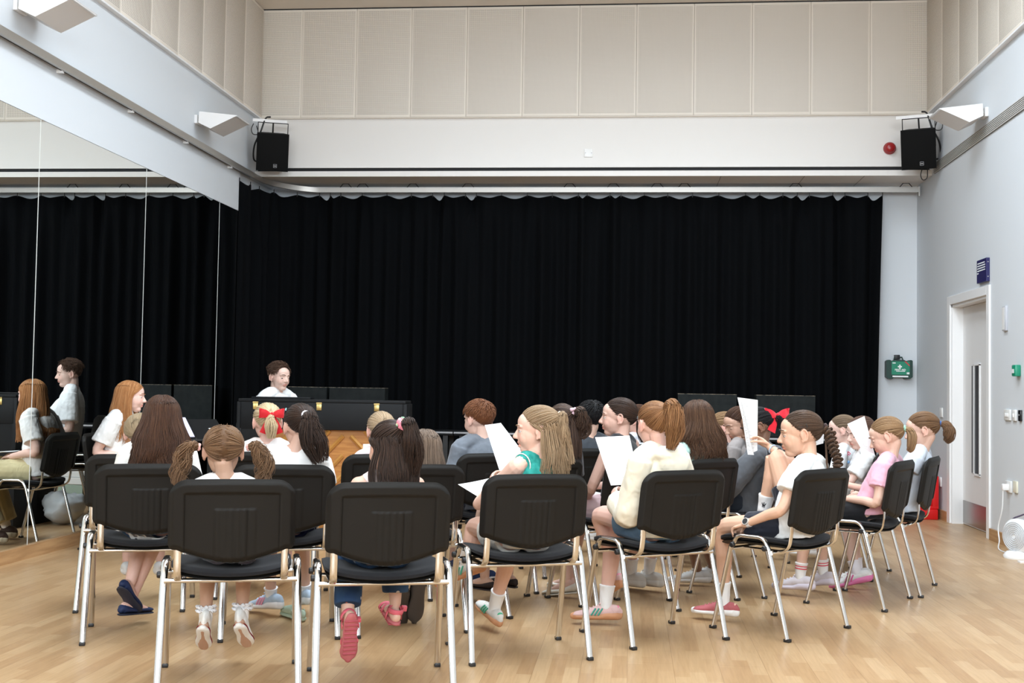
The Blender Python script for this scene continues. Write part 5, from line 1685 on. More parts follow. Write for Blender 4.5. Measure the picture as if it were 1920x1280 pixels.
def starry():
    m = mat('starry_navy', (.008, .010, .035), .8, spec=.2)
    tc = nd(m, 'ShaderNodeTexCoord'); v = nd(m, 'ShaderNodeTexVoronoi'); v.inputs['Scale'].default_value = 32
    lk(m, tc.outputs['Object'], v.inputs['Vector'])
    lt = nd(m, 'ShaderNodeMath', operation='LESS_THAN'); lt.inputs[1].default_value = .13; lk(m, v.outputs['Distance'], lt.inputs[0])
    mx = nd(m, 'ShaderNodeMix', data_type='RGBA'); mx.inputs['A'].default_value = (.008, .010, .035, 1); mx.inputs['B'].default_value = (.6, .6, .66, 1)
    lk(m, lt.outputs[0], mx.inputs['Factor']); lk(m, mx.outputs['Result'], bsdf(m).inputs['Base Color'])
    return m
def lace_teal():
    m = mat('teal_lace', (.02, .26, .22), .8, spec=.25)
    noise_color(m, (.012, .20, .17), (.035, .33, .28), 38, 4)
    return m
def neck_trim(o, I):
    N, sh, Rt, Ft, s = I['N'], I['sh'], I['Rt'], I['Ft'], I['s']
    for q in (-1, 1):
        c = lerp(N, sh[q], .72); pts = []
        for a in np.linspace(0, 6.283, 40):
            pts.append(c + Ft * math.cos(a) * .046 * s + V(0, 0, 1) * (math.sin(a) * .047 * s) + Rt * q * (.004 + .012 * (1 - math.sin(a)) * -.5))
        MB().tube(pts, [.0022 * (1 + .4 * (i % 2)) for i in range(40)], 6).build('armhole_trim', plain((.72, .72, .68), .8), o, angle=None)
def pinafore(o, I):
    N, sh, Rt, Ft, s = I['N'], I['sh'], I['Rt'], I['Ft'], I['s']
    for q in (-1, 1):
        p = lerp(N, sh[q], .5) + V(0, 0, .018 * s)
        MB().tube(catmull([p - V(0, 0, .22) - Ft * .09, p - V(0, 0, .08) - Ft * .092, p - V(0, 0, .0) - Ft * .05, p + V(0, 0, .034) + Ft * .0, p + Ft * .055 - V(0, 0, .01), p + Ft * .095 - V(0, 0, .12)], 4), [(.018, .006)] * 21, 8, up=tuple(Ft)).build('pinafore_strap', cloth((.10, .10, .115)), o)
def tee_print(o, I):
    N, Rt, Ft, s, ch = I['N'], I['Rt'], I['Ft'], I['s'], I['chest']
    c = ch + Ft * (.098 * s) + V(0, 0, .02)
    for dz, col, a0, a1, rr in ((.03, (.55, .06, .12), .3, 2.6, .05), (.02, (.55, .10, .2), .4, 2.4, .042), (0, (.12, .25, .48), 3.3, 5.9, .035), (-.01, (.18, .35, .55), 0, 6.2, .014)):
        pts = [c + Rt * (rr * math.cos(a)) + V(0, 0, dz + rr * .55 * math.sin(a)) - Ft * (abs(math.cos(a)) * rr) ** 2 * 3 for a in np.linspace(a0, a1, 14)]
        MB().tube(pts, [(.003, .003)] * 14, 6).build('chest_print', plain(col, .8), o, angle=None)
# ------------------------------------------------------------------ who sits where
CH.update({'A9': ((1.60, 7.665), 68), 'B7': ((.63, 7.44), 75), 'B8': ((1.434, 8.241), 66), 'P20': ((.631, 8.247), 62), 'P19': ((.571, 8.80), 60), 'P23': ((1.41, 8.79), 66), 'P1': ((-3.10, 10.32), -125), 'P16': ((-.024, 8.771), 45), 'P6': ((-2.06, 6.78), 12), 'B4': ((-.875, 7.12), 26)})
def MF(k): return frame_at((*CH[k][0], 0), CH[k][1])
def WL(k, p): return tuple(MF(k) @ Vector(p))

def fig(k, label, cat, hd, zt_, head=(0, 0, 0), chairlabel=None, **kw):
    """hd = head centre (x, y) in the chair's frame, zt_ = crown height"""
    seat = .462; h = zt_ - seat; s = kw.pop('s', None) or h / .66
    hh = (.211 + (s - 1) * .045) * kw.get('hk', 1.)
    ny = kw.pop('ny', hd[1] - .028); nx = kw.pop('nx', hd[0] * .7)
    neck = (nx, ny, zt_ - hh - .024 * s + kw.pop('nz', 0))
    I = person(label, cat, MF(k), zt_, head, s=s, neck=neck, hoff=(hd[0] - nx, hd[1] - ny), **kw)
    I['k'] = k
    return I

# hair styles
def H_long(zend, wave=0., N=460, part=0., flare=.03, lift=.11, **kw):
    def f(h, I):
        h.cap(.02 + .45 * lift); h.loose(zend, N=N, part=part, wave=wave, flare=flare, lift=lift, **kw)
    return f
def H_pony(tie, pts, rad, N=300, TN=150, wave=0., wf=9., lift=.055, r=.003, tip=.4, raise_=0., base=None, twist=0.):
    def f(h, I):
        h.cap(.022, raise_); h.pulled(tie, N, lift, raise_)
        d = unit(tie); p = SKC + SKR * d * 1.10
        h.tail(p if base is None else base, pts, rad, N=TN, wave=wave, wfreq=wf, r=r, tip=tip, twist=twist)
    return f
def H_half(tie, pts, rad, zend, N=200, TN=90, LN=330, wave=0., lwave=0., flare=.025, zsplit=.22, tip=.4, lift=.06, **kw):
    def f(h, I):
        h.cap(.03); h.loose(zend, N=LN, zmax=zsplit + .1, wave=lwave, flare=flare, **kw); h.pulled(tie, N, lift, zmin=zsplit - .15)
        p = SKC + SKR * unit(tie) * 1.12
        h.tail(p, pts, rad, N=TN, wave=wave, tip=tip)
    return f
def tie_pos(tie, k=1.13): return tuple(SKC + SKR * unit(tie) * k)

BLONDE = dict(color=(.50, .37, .215), alt=(.78, .64, .45)); LBROWN = dict(color=(.21, .120, .058), alt=(.52, .34, .19)); MBROWN = dict(color=(.120, .062, .030), alt=(.33, .195, .105))
DBROWN = dict(color=(.040, .016, .008), alt=(.125, .055, .026)); DARK = dict(color=(.022, .011, .007), alt=(.080, .042, .026)); BLACK = dict(color=(.006, .0055, .006), alt=(.02, .018, .018))
WHITE = (.80, .80, .80)
def hair_(base, style, **kw):
    d = dict(base); d['style'] = style; d.update(kw); return d
SOCKW = (.82, .82, .82)

# --- front arc, from the mirror side
fig('A1', 'small girl with fair hair and a thin crown plait beside the red-haired woman', 'child', (.01, -.10), 1.035, (-6, 4, -4), s=.86, face=False, skin=ROSY,
    top=dict(color=WHITE, sleeve='short'), bottom=dict(color=(.3, .25, .2), kind='shorts'), shoes=dict(kind='sneaker', c1=WHITE), seed=11,
    hair=hair_(dict(color=(.26, .19, .115), alt=(.50, .39, .25)), lambda h, I: (h.cap(.045), h.pulled((.1, -.9, -.42), 300, .05), h.braid((-.066, .02, .062), [(.03, -.05, .012), (.065, -.085, -.02), (.09, -.09, -.045)], .007, 6, 7), h.tail((.005, -.105, -.02), [(.01, -.012, -.03), (.02, -.01, -.09)], [.012, .022, .016], 80, tip=.4))))
fig('A2', 'girl with very long dark brown hair and crossed navy shoes', 'child', (.046, -.10), 1.137, (2, 2, 0), s=1.0, face=False, skin=ROSY,
    top=dict(color=(.80, .78, .74), sleeve='short', bottom=.535), bottom=dict(color=(.045, .085, .15), kind='shorts', len=.55), seed=12,
    legs={-1: dict(kn=(-.03, .25, .50), an=(-.085, .12, .225), fd=(.45, 1), pitch=-40), 1: dict(kn=(.05, .25, .50), an=(-.085, .17, .135), fd=(.75, 1), pitch=-6)},
    shoes=dict(kind='flat', c1=(.018, .030, .085), c2=(.020, .024, .045), k=1.0),
    hair=hair_(DBROWN, H_long(.80, wave=.022, N=820, flare=.06, lift=.12, part=.02, wfreq=7.5, ragged=.03)))
fig('A3', 'little girl with curly bunches and white high-top shoes on the nearest left chair', 'child', (-.045, -.10), 1.030, (3, 8, 0), s=.84, face=False, skin=TAN,
    top=dict(color=(.80, .80, .80), sleeve='short', bottom=.535), bottom=dict(color=(.26, .22, .245), kind='shorts', len=.5, fit=.012), seed=13,
    legs={-1: dict(kn=(-.105, .22, .50), an=(-.107, .19, .190), fd=(.0, 1), pitch=-36, roll=8), 1: dict(kn=(.045, .22, .50), an=(.042, .19, .196), fd=(.25, 1), pitch=-36, roll=-8)},
    socks=dict(color=SOCKW, h=.06, frill=True), shoes=dict(kind='hitop', c1=(.78, .77, .74), c2=(.80, .79, .76), c3=(.25, .02, .03), k=.86),
    hair=hair_(MBROWN, lambda h, I: (h.cap(.018),
        [(h.pulled((q * .93, -.30, -.10), 200, .06, side=q), h.tail((q * .092, -.036, .012), [(q * .035, -.012, .004), (q * .062, -.02, -.045), (q * .070, -.03, -.10), (q * .062, -.05, -.145)], [.010, .026, .032, .036, .020], 130, wave=.010, wfreq=13, tip=.5, r=.0026)) for q in (-1, 1)],
        h.short(50, .12, (0, 1, .2), .10, .0014)), acc=[scrunchie((q * .094, -.036, .014), .010, (.75, .42, .38), .0055, axis=(q, -.2, .1)) for q in (-1, 1)]))
fig('A4', 'girl with dark half-up hair, flowery scrunchie, printed jeans and pink sandals', 'child', (.009, -.10), 1.058, (27, 4, 0), s=.9, skin=(.66, .41, .31), voxel=.004, iris=(.02, .012, .008), lid=6,
    top=dict(color=(.78, .62, .58), sleeve='none', bottom=.565), seed=14,
    bottom=dict(color=lambda: printed_jeans(), kind='pants', len=.80, flare=.008, fit=.012),
    legs={-1: dict(kn=(-.115, .20, .50), an=(-.128, .06, .235), fd=(-.05, 1), pitch=-68, roll=-5), 1: dict(kn=(.085, .24, .50), an=(.082, .20, .270), fd=(-.15, 1), pitch=12, roll=6)},
    shoes=dict(kind='sandal', c1=(.66, .12, .16), c2=(.46, .12, .13), k=.95),
    hair=hair_(DARK, H_half((.20, -.72, .66), [(.012, -.045, .01), (.03, -.065, -.05), (.035, -.055, -.12), (.03, -.045, -.19)], [.012, .028, .036, .036, .022], .80, wave=.006, lwave=.006, LN=420, TN=170, flare=.03, zsplit=.15, azmin=98),
        acc=[scrunchie(tie_pos((.20, -.72, .66), 1.18), .021, (.72, .22, .28), .013, spots=[(.75, .72, .68), (.25, .42, .28), (.70, .55, .30)])]))
fig('A5', 'girl in a teal sleeveless top looking left over a song sheet, long fair-brown hair', 'child', (.050, -.095), 1.119, (70, 4, 0), s=1.0, twist=34, skin=(.74, .47, .37), voxel=.0038, mouth=1., lid=18, gaze=(0, 1, -.02), iris=(.10, .12, .10),
    top=dict(color=lambda: lace_teal(), sleeve='none', bottom=.60, fit=.009, extra=lambda o, I: neck_trim(o, I)), bottom=dict(color=(.70, .68, .63), kind='shorts', len=.5, fit=.016), seed=15,
    arms={-1: dict(el=(-.180, .02, .665), wr=(-.085, .195, .728), d=(.30, .62, .72), n=(.9, -.2, -.3), curl=.5), 1: dict(el=(.15, .06, .66), wr=(.03, .20, .68), d=(-.8, .5, .25), n=(0, .4, .8))},
    legs={1: dict(kn=(.06, .28, .495), an=(.025, .46, .125), fd=(-.20, 1), pitch=16), -1: dict(kn=(-.125, .30, .530), an=(-.155, .36, .365), fd=(-1, .35), pitch=-20)},
    socks=dict(color=SOCKW, h=.085), shoes=dict(kind='sneaker', c1=(.62, .60, .56), c2=(.55, .27, .14), c3=(.05, .36, .22), c4=(.06, .36, .18), k=1.03),
    hair=hair_(dict(color=(.225, .145, .080), alt=(.55, .40, .25)), H_half((.05, -.92, .40), [(.0, -.028, -.002), (.0, -.042, -.07), (.01, -.040, -.14), (.02, -.055, -.22)], [.010, .020, .025, .028, .030], .80, wave=.006, lwave=.010, LN=420, TN=130, flare=.035, zsplit=.05, azmin=96),
        acc=[scrunchie(tie_pos((.05, -.92, .40), 1.15), .012, (.74, .66, .52), .007)]))
fig('A6', 'girl in a cream hoodie holding a song sheet, high reddish-brown ponytail', 'child', (-.064, -.085), 1.144, (-7, 3, 0), s=1.02, skin=ROSY, voxel=.0042, twist=12, lid=6,
    top=dict(color=(.80, .73, .58), sleeve='long', hood=True, lining=(.82, .82, .83), fit=.018, loose=.02, bottom=.49, name='hoodie', wrinkle=.006, slen=.92), bottom=dict(color=(.13, .22, .32), kind='shorts', len=.55, fit=.012), seed=16,
    arms={-1: dict(el=(-.195, -.07, .600), wr=(-.125, .14, .650), d=(.25, .80, .55), n=(.9, .1, -.2), curl=.6), 1: dict(el=(.20, -.02, .62), wr=(.07, .19, .66), d=(-.1, .8, .6), n=(-.9, .1, .1), curl=.6)},
    legs={-1: dict(kn=(-.115, .30, .555), an=(.060, .42, .235), fd=(.25, 1), pitch=-18), 1: dict(kn=(-.02, .33, .455), an=(-.060, .325, .105), fd=(-.95, .55), pitch=0)},
    socks=dict(color=SOCKW, h=.095), shoes=dict(kind='sneaker', c1=(.66, .44, .42), c2=(.55, .27, .14), c3=(.05, .30, .22), c4=(.78, .20, .32), k=1.03),
    hair=hair_(dict(color=(.17, .075, .030), alt=(.50, .26, .11)), H_pony((.1, -.82, .52), [(.014, -.030, .016), (.020, -.048, -.03), (.018, -.055, -.10), (-.008, -.050, -.19)], [.014, .036, .044, .044, .022], 320, 230, wave=.007, tip=.5)))
I7 = fig('A7', 'girl with a long brown plait and white T-shirt raising folded sheets, knee drawn up', 'child', (.055, -.085), 1.108, (37, 8, 0), hk=1.08, s=1.0, ny=-.155, twist=10, skin=(.66, .40, .28), voxel=.0038, lid=12, gaze=(0, 1, -.15), iris=(.05, .03, .02),
    top=dict(color=(.80, .80, .78), sleeve='short', fit=.014, loose=.022, wrinkle=.007, slen=.60, flare=.018, bottom=.47), bottom=dict(color=(.012, .014, .024), kind='shorts', len=.55, fit=.012), seed=17,
    arms={-1: dict(el=(-.210, -.160, .625), wr=(-.230, .045, .532), d=(.02, .95, -.30), n=(.05, -.3, -1), curl=(.5, .6, .65, .7), th=.3), 1: dict(el=(.125, -.02, .82), wr=(.125, .145, .905), d=(-.12, .85, .52), n=(-.85, .1, -.5), curl=.45, th=.95)},
    legs={-1: dict(kn=(-.105, .275, .482), an=(-.075, .285, .105), fd=(-.40, 1), pitch=0), 1: dict(kn=(.085, .085, .862), an=(.095, .165, .545), fd=(-.05, 1), pitch=0)},
    socks={-1: dict(color=SOCKW, h=.10, logo=(-.6, .5, 0)), 1: dict(color=SOCKW, h=.115, logo=(-.9, -.4, 0))}, shoes=dict(kind='sneaker', c1=(.42, .11, .12), c2=(.78, .77, .75), c4=(.70, .45, .32), k=1.0),
    hair=hair_(dict(color=(.055, .030, .018), alt=(.17, .10, .062)), lambda h, I: (h.cap(.020), h.pulled((0, -1, -.06), 420, .035, r=.0024), h.braid((0, -.112, .016), [(.0, -.030, -.035), (-.005, -.050, -.095), (-.01, -.078, -.155), (-.02, -.082, -.200), (-.045, -.040, -.235)], .0235, 4.2, 26), h.tail((0, -.112, .016), [(-.045, -.04, -.235), (-.075, -.02, -.235)], [.002, .010], 30)),
        acc=[scrunchie((0, -.114, .016), .013, (.045, .02, .018), .0075, axis=(0, -1, -.2)), clip((-.070, -.028, .034), (-.063, -.055, .038)), clip((-.0735, -.030, .022), (-.074, -.028, .042))]))
# watch and bracelets
a = I7['A'][-1]; ax_ = unit(a['wr'] - a['el']); pw = a['wr'] - ax_ * .022
MB().tube([pw - ax_ * .009, pw + ax_ * .009], [.0225, .0215], 18).build('watch_strap', plain((.72, .68, .66), .5), I7['root'])
wd = unit(V(-.75, -.35, .55)); wd = unit(wd - ax_ * (wd @ ax_))
wf_ = MB().tube([pw + wd * .019, pw + wd * .028], .0185, 20).build('watch_case', plain((.70, .66, .62), .3, .3), I7['root'])
MB().tube([pw + wd * .0275, pw + wd * .0290], .0155, 20).build('watch_face', plain((.008, .008, .009), .1), wf_)
bracelet(I7, 1, .10, .022, (.45, .58, .72), .0042, beads=True); bracelet(I7, 1, .30, .0245, (.02, .015, .014), .0025)
fig('A8', 'girl in a pink T-shirt with a mint hair tie, looking down', 'child', (0, -.165), 1.066, (10, 24, 0), s=.96, skin=(.70, .45, .35), voxel=.0038, lid=-14, gaze=(0, 1, -.5), ny=-.188,
    top=dict(color=(.78, .42, .52), sleeve='short', fit=.013, loose=.016, wrinkle=.006, bottom=.505), bottom=dict(color=(.010, .010, .012), kind='shorts', len=.62, fit=.012), seed=18,
    arms={-1: dict(el=(-.185, -.165, .590), wr=(-.085, .045, .590), d=(.35, .9, .05), n=(.3, 0, -.9)), 1: dict(el=(.18, -.10, .61), wr=(.08, .10, .66), d=(-.2, .8, .5), n=(-.9, 0, 0))},
    legs={-1: dict(kn=(-.06, .28, .50), an=(-.075, .31, .125), fd=(.10, 1), pitch=-4), 1: dict(kn=(.13, .26, .49), an=(.17, .255, .125), fd=(.25, 1), pitch=-10)},
    socks=dict(color=SOCKW, h=.075, stripes=(.65, .06, .10)), shoes=dict(kind='sneaker', c1=(.60, .55, .58), c2=(.66, .62, .72), k=1.08),
    hair=hair_(LBROWN, H_pony((0, -.97, -.24), [(0, -.028, -.012), (0, -.042, -.05), (.0, -.036, -.105), (0, -.02, -.13)], [.010, .022, .028, .024, .014], 320, 120, wave=.003, lift=.045), acc=[scrunchie(tie_pos((0, -.97, -.24), 1.12), .0125, (.34, .62, .48), .0065)]))
fig('A9', 'girl in a pale blue top with a curled brown ponytail on the chair farthest right', 'child', (0, -.195), 1.094, (11, 15, 0), s=1.0, skin=(.66, .43, .34), voxel=.004, lid=-4, gaze=(0, 1, -.4), ny=-.192,
    top=dict(color=(.62, .68, .76), sleeve='short', slen=.35, fit=.012), bottom=dict(color=(.45, .43, .42), kind='shorts', len=.6), seed=19,
    arms={-1: dict(el=(-.165, -.06, .600), wr=(-.09, .14, .585)), 1: dict(el=(.17, -.06, .60), wr=(.09, .15, .60))},
    legs={-1: dict(kn=(-.10, .26, .50), an=(-.17, .165, .115), fd=(-.1, 1), pitch=-16), 1: dict(kn=(.09, .27, .50), an=(.07, .20, .10), fd=(.1, 1), pitch=-10)},
    socks=dict(color=(.75, .72, .76), h=.06), shoes=dict(kind='sneaker', c1=(.66, .64, .62), c2=(.68, .18, .38), c3=(.55, .06, .22), k=1.05),
    hair=hair_(MBROWN, H_pony((0, -.99, -.14), [(0, -.030, -.008), (0, -.052, -.04), (0, -.048, -.085), (0, -.028, -.11)], [.010, .030, .036, .032, .018], 320, 140, wave=.006, lift=.045, twist=1.), acc=[scrunchie(tie_pos((0, -.99, -.14), 1.12), .012, (.06, .14, .38), .005)]))

# --- second arc
fig('B1', 'girl with a long dark ponytail in a white scrunchie in front of the piano', 'child', (.075, -.10), 1.106, (13, 5, 0), s=.98, face=False, skin=(.62, .39, .30),
    top=dict(color=(.80, .79, .77), sleeve='short', bottom=.5), bottom=dict(color=lambda: starry(), kind='skirt', len=.62, fit=.018, flare=.03), seed=21,
    legs={-1: dict(kn=(-.06, .30, .50), an=(-.035, .405, .115), fd=(-.65, .75), pitch=-6), 1: dict(kn=(.10, .30, .50), an=(.14, .42, .13), fd=(-.2, 1), pitch=-10)},
    shoes=dict(kind='sneaker', c1=(.42, .52, .64), c2=(.80, .80, .82), c3=(.72, .28, .38), k=1.05), socks=dict(color=SOCKW, h=.03),
    hair=hair_(DARK, H_pony((.02, -.93, .22), [(.01, -.034, -.012), (.020, -.05, -.06), (.040, -.055, -.13), (.065, -.05, -.22)], [.016, .040, .052, .060, .040], 330, 230, wave=.008, tip=.5),
        acc=[scrunchie(tie_pos((.02, -.93, .22), 1.15), .017, (.74, .70, .74), .0085), clip((-.060, .012, .084), (-.068, -.012, .074), (.30, .55, .62), .003)]))
fig('P6', 'fair-haired girl with a big red velvet bow in her ponytail beside the piano', 'child', (-.02, -.10), 1.093, (14, 4, 0), s=.98, face=False, skin=ROSY,
    top=dict(color=(.80, .76, .74), sleeve='short'), bottom=dict(color=(.1, .1, .15), kind='shorts'), shoes=dict(kind='sneaker', c1=WHITE), seed=22,
    hair=hair_(BLONDE, H_pony((.05, -.96, .12), [(.0, -.03, -.015), (.005, -.042, -.06), (.005, -.045, -.13)], [.010, .022, .036, .024], 340, 150, wave=.004), acc=[bow(tie_pos((.05, -.96, .12), 1.24), .060, (.50, .004, .010), .105)]))
fig('B2', 'small girl with straight grey-brown hair behind the girl with the flowery scrunchie', 'child', (.077, -.10), .988, (-12, 4, 0), s=.80, face=False, skin=ROSY,
    top=dict(color=(.20, .19, .20), sleeve='short'), bottom=dict(color=(.1, .1, .12), kind='pants', len=.9), seed=23,
    legs={1: dict(kn=(.09, .22, .50), an=(.075, .06, .200), fd=(-.1, 1), pitch=-70), -1: dict(kn=(-.03, .22, .50), an=(.005, .08, .155), fd=(0, 1), pitch=-62)},
    shoes=dict(kind='sneaker', c1=(.015, .014, .014), c2=(.06, .05, .045), k=1.1),
    hair=hair_(dict(color=(.105, .070, .048), alt=(.30, .215, .155)), H_long(.72, N=480, flare=.025, lift=.10)))
fig('B3', 'fair-haired child half hidden behind the girl with the flowery scrunchie', 'child', (-.01, -.10), 1.055, (2, 8, 0), s=.92, face=False, skin=ROSY,
    top=dict(color=(.72, .6, .6), sleeve='short'), bottom=dict(color=(.2, .2, .25), kind='shorts'), shoes=dict(kind='sneaker', c1=WHITE), seed=24,
    hair=hair_(dict(color=(.33, .23, .14), alt=(.60, .47, .32)), H_pony((.1, -.9, -.1), [(0, -.03, -.02), (0, -.04, -.08)], [.01, .025, .014], 300, 80)))
fig('B4', 'boy with short ginger hair and a grey T-shirt', 'child', (-.06, -.095), 1.124, (22, 6, 0), s=1.02, skin=(.74, .50, .41), voxel=.0042, lid=0,
    top=dict(color=(.155, .175, .205), sleeve='long', fit=.014, loose=.02, wrinkle=.009), bottom=dict(color=(.05, .06, .09), kind='pants'), seed=25,
    arms={-1: dict(el=(-.215, -.10, .67), wr=(-.11, .12, .62))},
    legs={1: dict(kn=(.10, .26, .5), an=(.045, .09, .10), fd=(-.7, .6), pitch=-10)},
    shoes=dict(kind='sneaker', c1=(.022, .045, .14), c2=(.75, .75, .76), k=1.05),
    hair=hair_(dict(color=(.135, .048, .020), alt=(.36, .16, .075)), lambda h, I: (h.cap(.06), h.short(700, .42, (.1, -.55, .8), .17, .0036))))
fig('P13', 'girl in black with dark hair clipped to one side, behind the girl in teal', 'child', (.18, -.14), 1.116, (-22, 2, 0), s=1.0, face=False, skin=(.62, .4, .31),
    legs={-1: dict(kn=(-.08, .20, .50)), 1: dict(kn=(.08, .20, .50))}, top=dict(color=(.016, .016, .020), sleeve='short'), bottom=dict(color=(.02, .02, .03), kind='shorts'), shoes=dict(kind='flat', c1=(.03, .02, .02), c2=(.03, .02, .02)), seed=26,
    hair=hair_(dict(color=(.034, .019, .014), alt=(.16, .095, .06)), H_half((.35, -.80, .48), [(.02, -.03, -.005), (.045, -.035, -.05), (.055, -.03, -.10), (.035, -.02, -.145)], [.012, .034, .040, .036, .018], .82, TN=130, LN=260, wave=.010, zsplit=.1),
        acc=[bow(tie_pos((.35, -.80, .48), 1.14), .022, (.62, .42, .48), .02, 'hair_clip', out=(.3, -.8, .5))]))
fig('B5', 'child with short black hair and a dark grey top beyond the girl in teal', 'child', (.09, -.10), 1.123, (2, 4, 0), s=1.02, face=False, skin=(.60, .39, .30),
    top=dict(color=(.040, .046, .055), sleeve='short'), bottom=dict(color=(.02, .02, .03), kind='shorts'), shoes=dict(kind='sneaker', c1=(.05, .05, .06)), seed=27,
    hair=hair_(BLACK, lambda h, I: (h.cap(.07), h.short(620, .40, (.1, -.5, .85), .20, .0036))))
I15 = fig('P15', 'girl with a low dark ponytail in profile behind the raised song sheet, pink shorts', 'child', (-.013, -.09), 1.155, (47, 2, 0), s=1.05, twist=20, skin=(.66, .42, .34), voxel=.004, lid=16, iris=(.06, .04, .02),
    top=dict(color=(.02, .02, .024), sleeve='none'), bottom=dict(color=(.72, .52, .54), kind='shorts', len=.55), seed=28,
    arms={-1: dict(el=(-.205, -.10, .655), wr=(-.10, .08, .560), d=(.3, .9, -.1), n=(.1, 0, -1))},
    legs={-1: dict(kn=(-.13, .22, .49), an=(-.17, .16, .105), fd=(-.3, 1), pitch=-10), 1: dict(kn=(.02, .28, .49), an=(-.02, .30, .095), fd=(-.2, 1))},
    shoes=dict(kind='flat', c1=(.70, .66, .58), c2=(.62, .58, .50), k=1.1),
    hair=hair_(DARK, H_pony((.0, -.96, -.32), [(0, -.02, -.02), (0, -.03, -.07), (0, -.035, -.14)], [.010, .022, .026, .014], 330, 110, wave=.004, lift=.05),
        acc=[scrunchie(tie_pos((0, -.96, -.32), 1.13), .0145, (.24, .22, .26), .0085, spots=[(.55, .28, .33), (.25, .42, .40), (.6, .6, .62)])]))
fig('P16', 'dark-haired child mostly hidden behind the cream hoodie girl', 'child', (0, -.10), 1.100, (20, 6, 0), s=1.0, skin=ROSY, lid=-5,
    top=dict(color=(.55, .56, .60), sleeve='short'), bottom=dict(color=(.02, .02, .03), kind='shorts'), shoes=dict(kind='sneaker', c1=WHITE), seed=29,
    hair=hair_(DBROWN, H_pony((0, -.95, -.2), [(0, -.03, -.02), (0, -.04, -.08)], [.01, .022, .012], 280, 70)))
fig('B6', 'girl with long loose wavy brown hair and a mint top', 'child', (.05, -.10), 1.146, (-24, 5, 0), s=1.03, face=False, skin=ROSY,
    top=dict(color=(.42, .62, .56), sleeve='short'), bottom=dict(color=(.03, .04, .08), kind='shorts'), seed=30,
    legs={1: dict(kn=(.14, .26, .5), an=(.12, .30, .12), fd=(-.3, 1)), -1: dict(kn=(-.02, .3, .5), an=(.03, .36, .12), fd=(-.2, 1))},
    socks=dict(color=SOCKW, h=.08), shoes=dict(kind='sneaker', c1=(.64, .62, .58), c2=(.68, .66, .62), k=1.18),
    hair=hair_(dict(color=(.046, .021, .011), alt=(.17, .088, .046)), H_long(.815, wave=.024, N=760, flare=.070, lift=.17, ragged=.08, wfreq=7)))
fig('P19', 'girl in a white shirt and grey pinafore beyond the wavy-haired girl', 'child', (0, -.10), 1.056, (26, 12, 0), s=.95, skin=ROSY, lid=-8,
    top=dict(color=(.78, .79, .81), sleeve='short', name='shirt', extra=lambda o, I: pinafore(o, I)), bottom=dict(color=(.16, .16, .18), kind='skirt', len=.7), shoes=dict(kind='flat', c1=(.02, .02, .02), c2=(.02, .02, .02)), seed=31,
    hair=hair_(LBROWN, H_pony((.2, -.95, -.25), [(.01, -.02, -.03), (.01, -.03, -.09)], [.01, .024, .014], 280, 80)))
fig('P20', 'brown-haired child looking down beside the girl with the red bow', 'child', (0, -.10), 1.097, (50, 26, 0), s=1.0, skin=(.56, .34, .25), voxel=.0042, lid=-16, gaze=(0, 1, -.6),
    top=dict(color=(.30, .27, .26), sleeve='short'), bottom=dict(color=(.03, .03, .05), kind='pants'), shoes=dict(kind='sneaker', c1=(.05, .05, .05), c2=(.6, .6, .6)), seed=32,
    hair=hair_(DBROWN, H_half((0, -.9, .3), [(0, -.03, -.02), (0, -.04, -.1)], [.01, .022, .014], .84, TN=60, LN=260, azmin=88)))
fig('B7', 'girl in a grey hooded top with a red bow in her black hair', 'child', (0, -.138), 1.102, (18, 24, 0), s=1.03, skin=BROWN, voxel=.0042, lid=-12, gaze=(0, 1, -.5), iris=(.02, .012, .008), lips=(.20, .075, .06),
    top=dict(color=(.095, .10, .112), sleeve='long', hood=True, fit=.020, loose=.02, wrinkle=.008, name='hooded_top'), bottom=dict(color=(.022, .028, .04), kind='pants', fit=.016), seed=33,
    arms={-1: dict(el=(-.20, -.02, .64), wr=(-.13, .12, .52), d=(.2, .9, -.2), n=(.1, -.1, -1))},
    legs={-1: dict(kn=(-.10, .28, .5), an=(.02, .22, .10), fd=(-.3, 1)), 1: dict(kn=(.12, .28, .5), an=(.20, .16, .10), fd=(0, 1))},
    shoes=dict(kind='sneaker', c1=(.55, .54, .52), c2=(.66, .65, .63), k=1.05),
    hair=hair_(BLACK, H_pony((0, -.98, -.05), [(0, -.03, -.02), (0, -.045, -.07)], [.012, .03, .02], 320, 90, lift=.07), acc=[bow(tie_pos((0, -.98, -.1), 1.30), .075, (.62, .006, .020), .10, out=(-1, -.55, .1))]))
fig('B8', 'girl in a white printed T-shirt behind the girl in pink, face beside a sheet', 'child', (0, -.10), 1.051, (48, 16, -8), s=.93, skin=(.76, .51, .43), voxel=.004, lid=-4, gaze=(0, 1, -.4), twist=25,
    top=dict(color=(.82, .82, .81), sleeve='short', slen=.7, flare=.016, wrinkle=.006, extra=lambda o, I: tee_print(o, I)), bottom=dict(color=(.50, .48, .44), kind='shorts', len=.7), shoes=dict(kind='sneaker', c1=WHITE), seed=34,
    arms={-1: dict(el=(-.20, -.07, .61), wr=(-.03, .13, .60))},
    hair=hair_(dict(color=(.075, .038, .026), alt=(.20, .115, .08)), H_pony((0, -.95, -.15), [(0, -.03, -.02), (0, -.04, -.08)], [.01, .022, .012], 300, 70, lift=.045)))
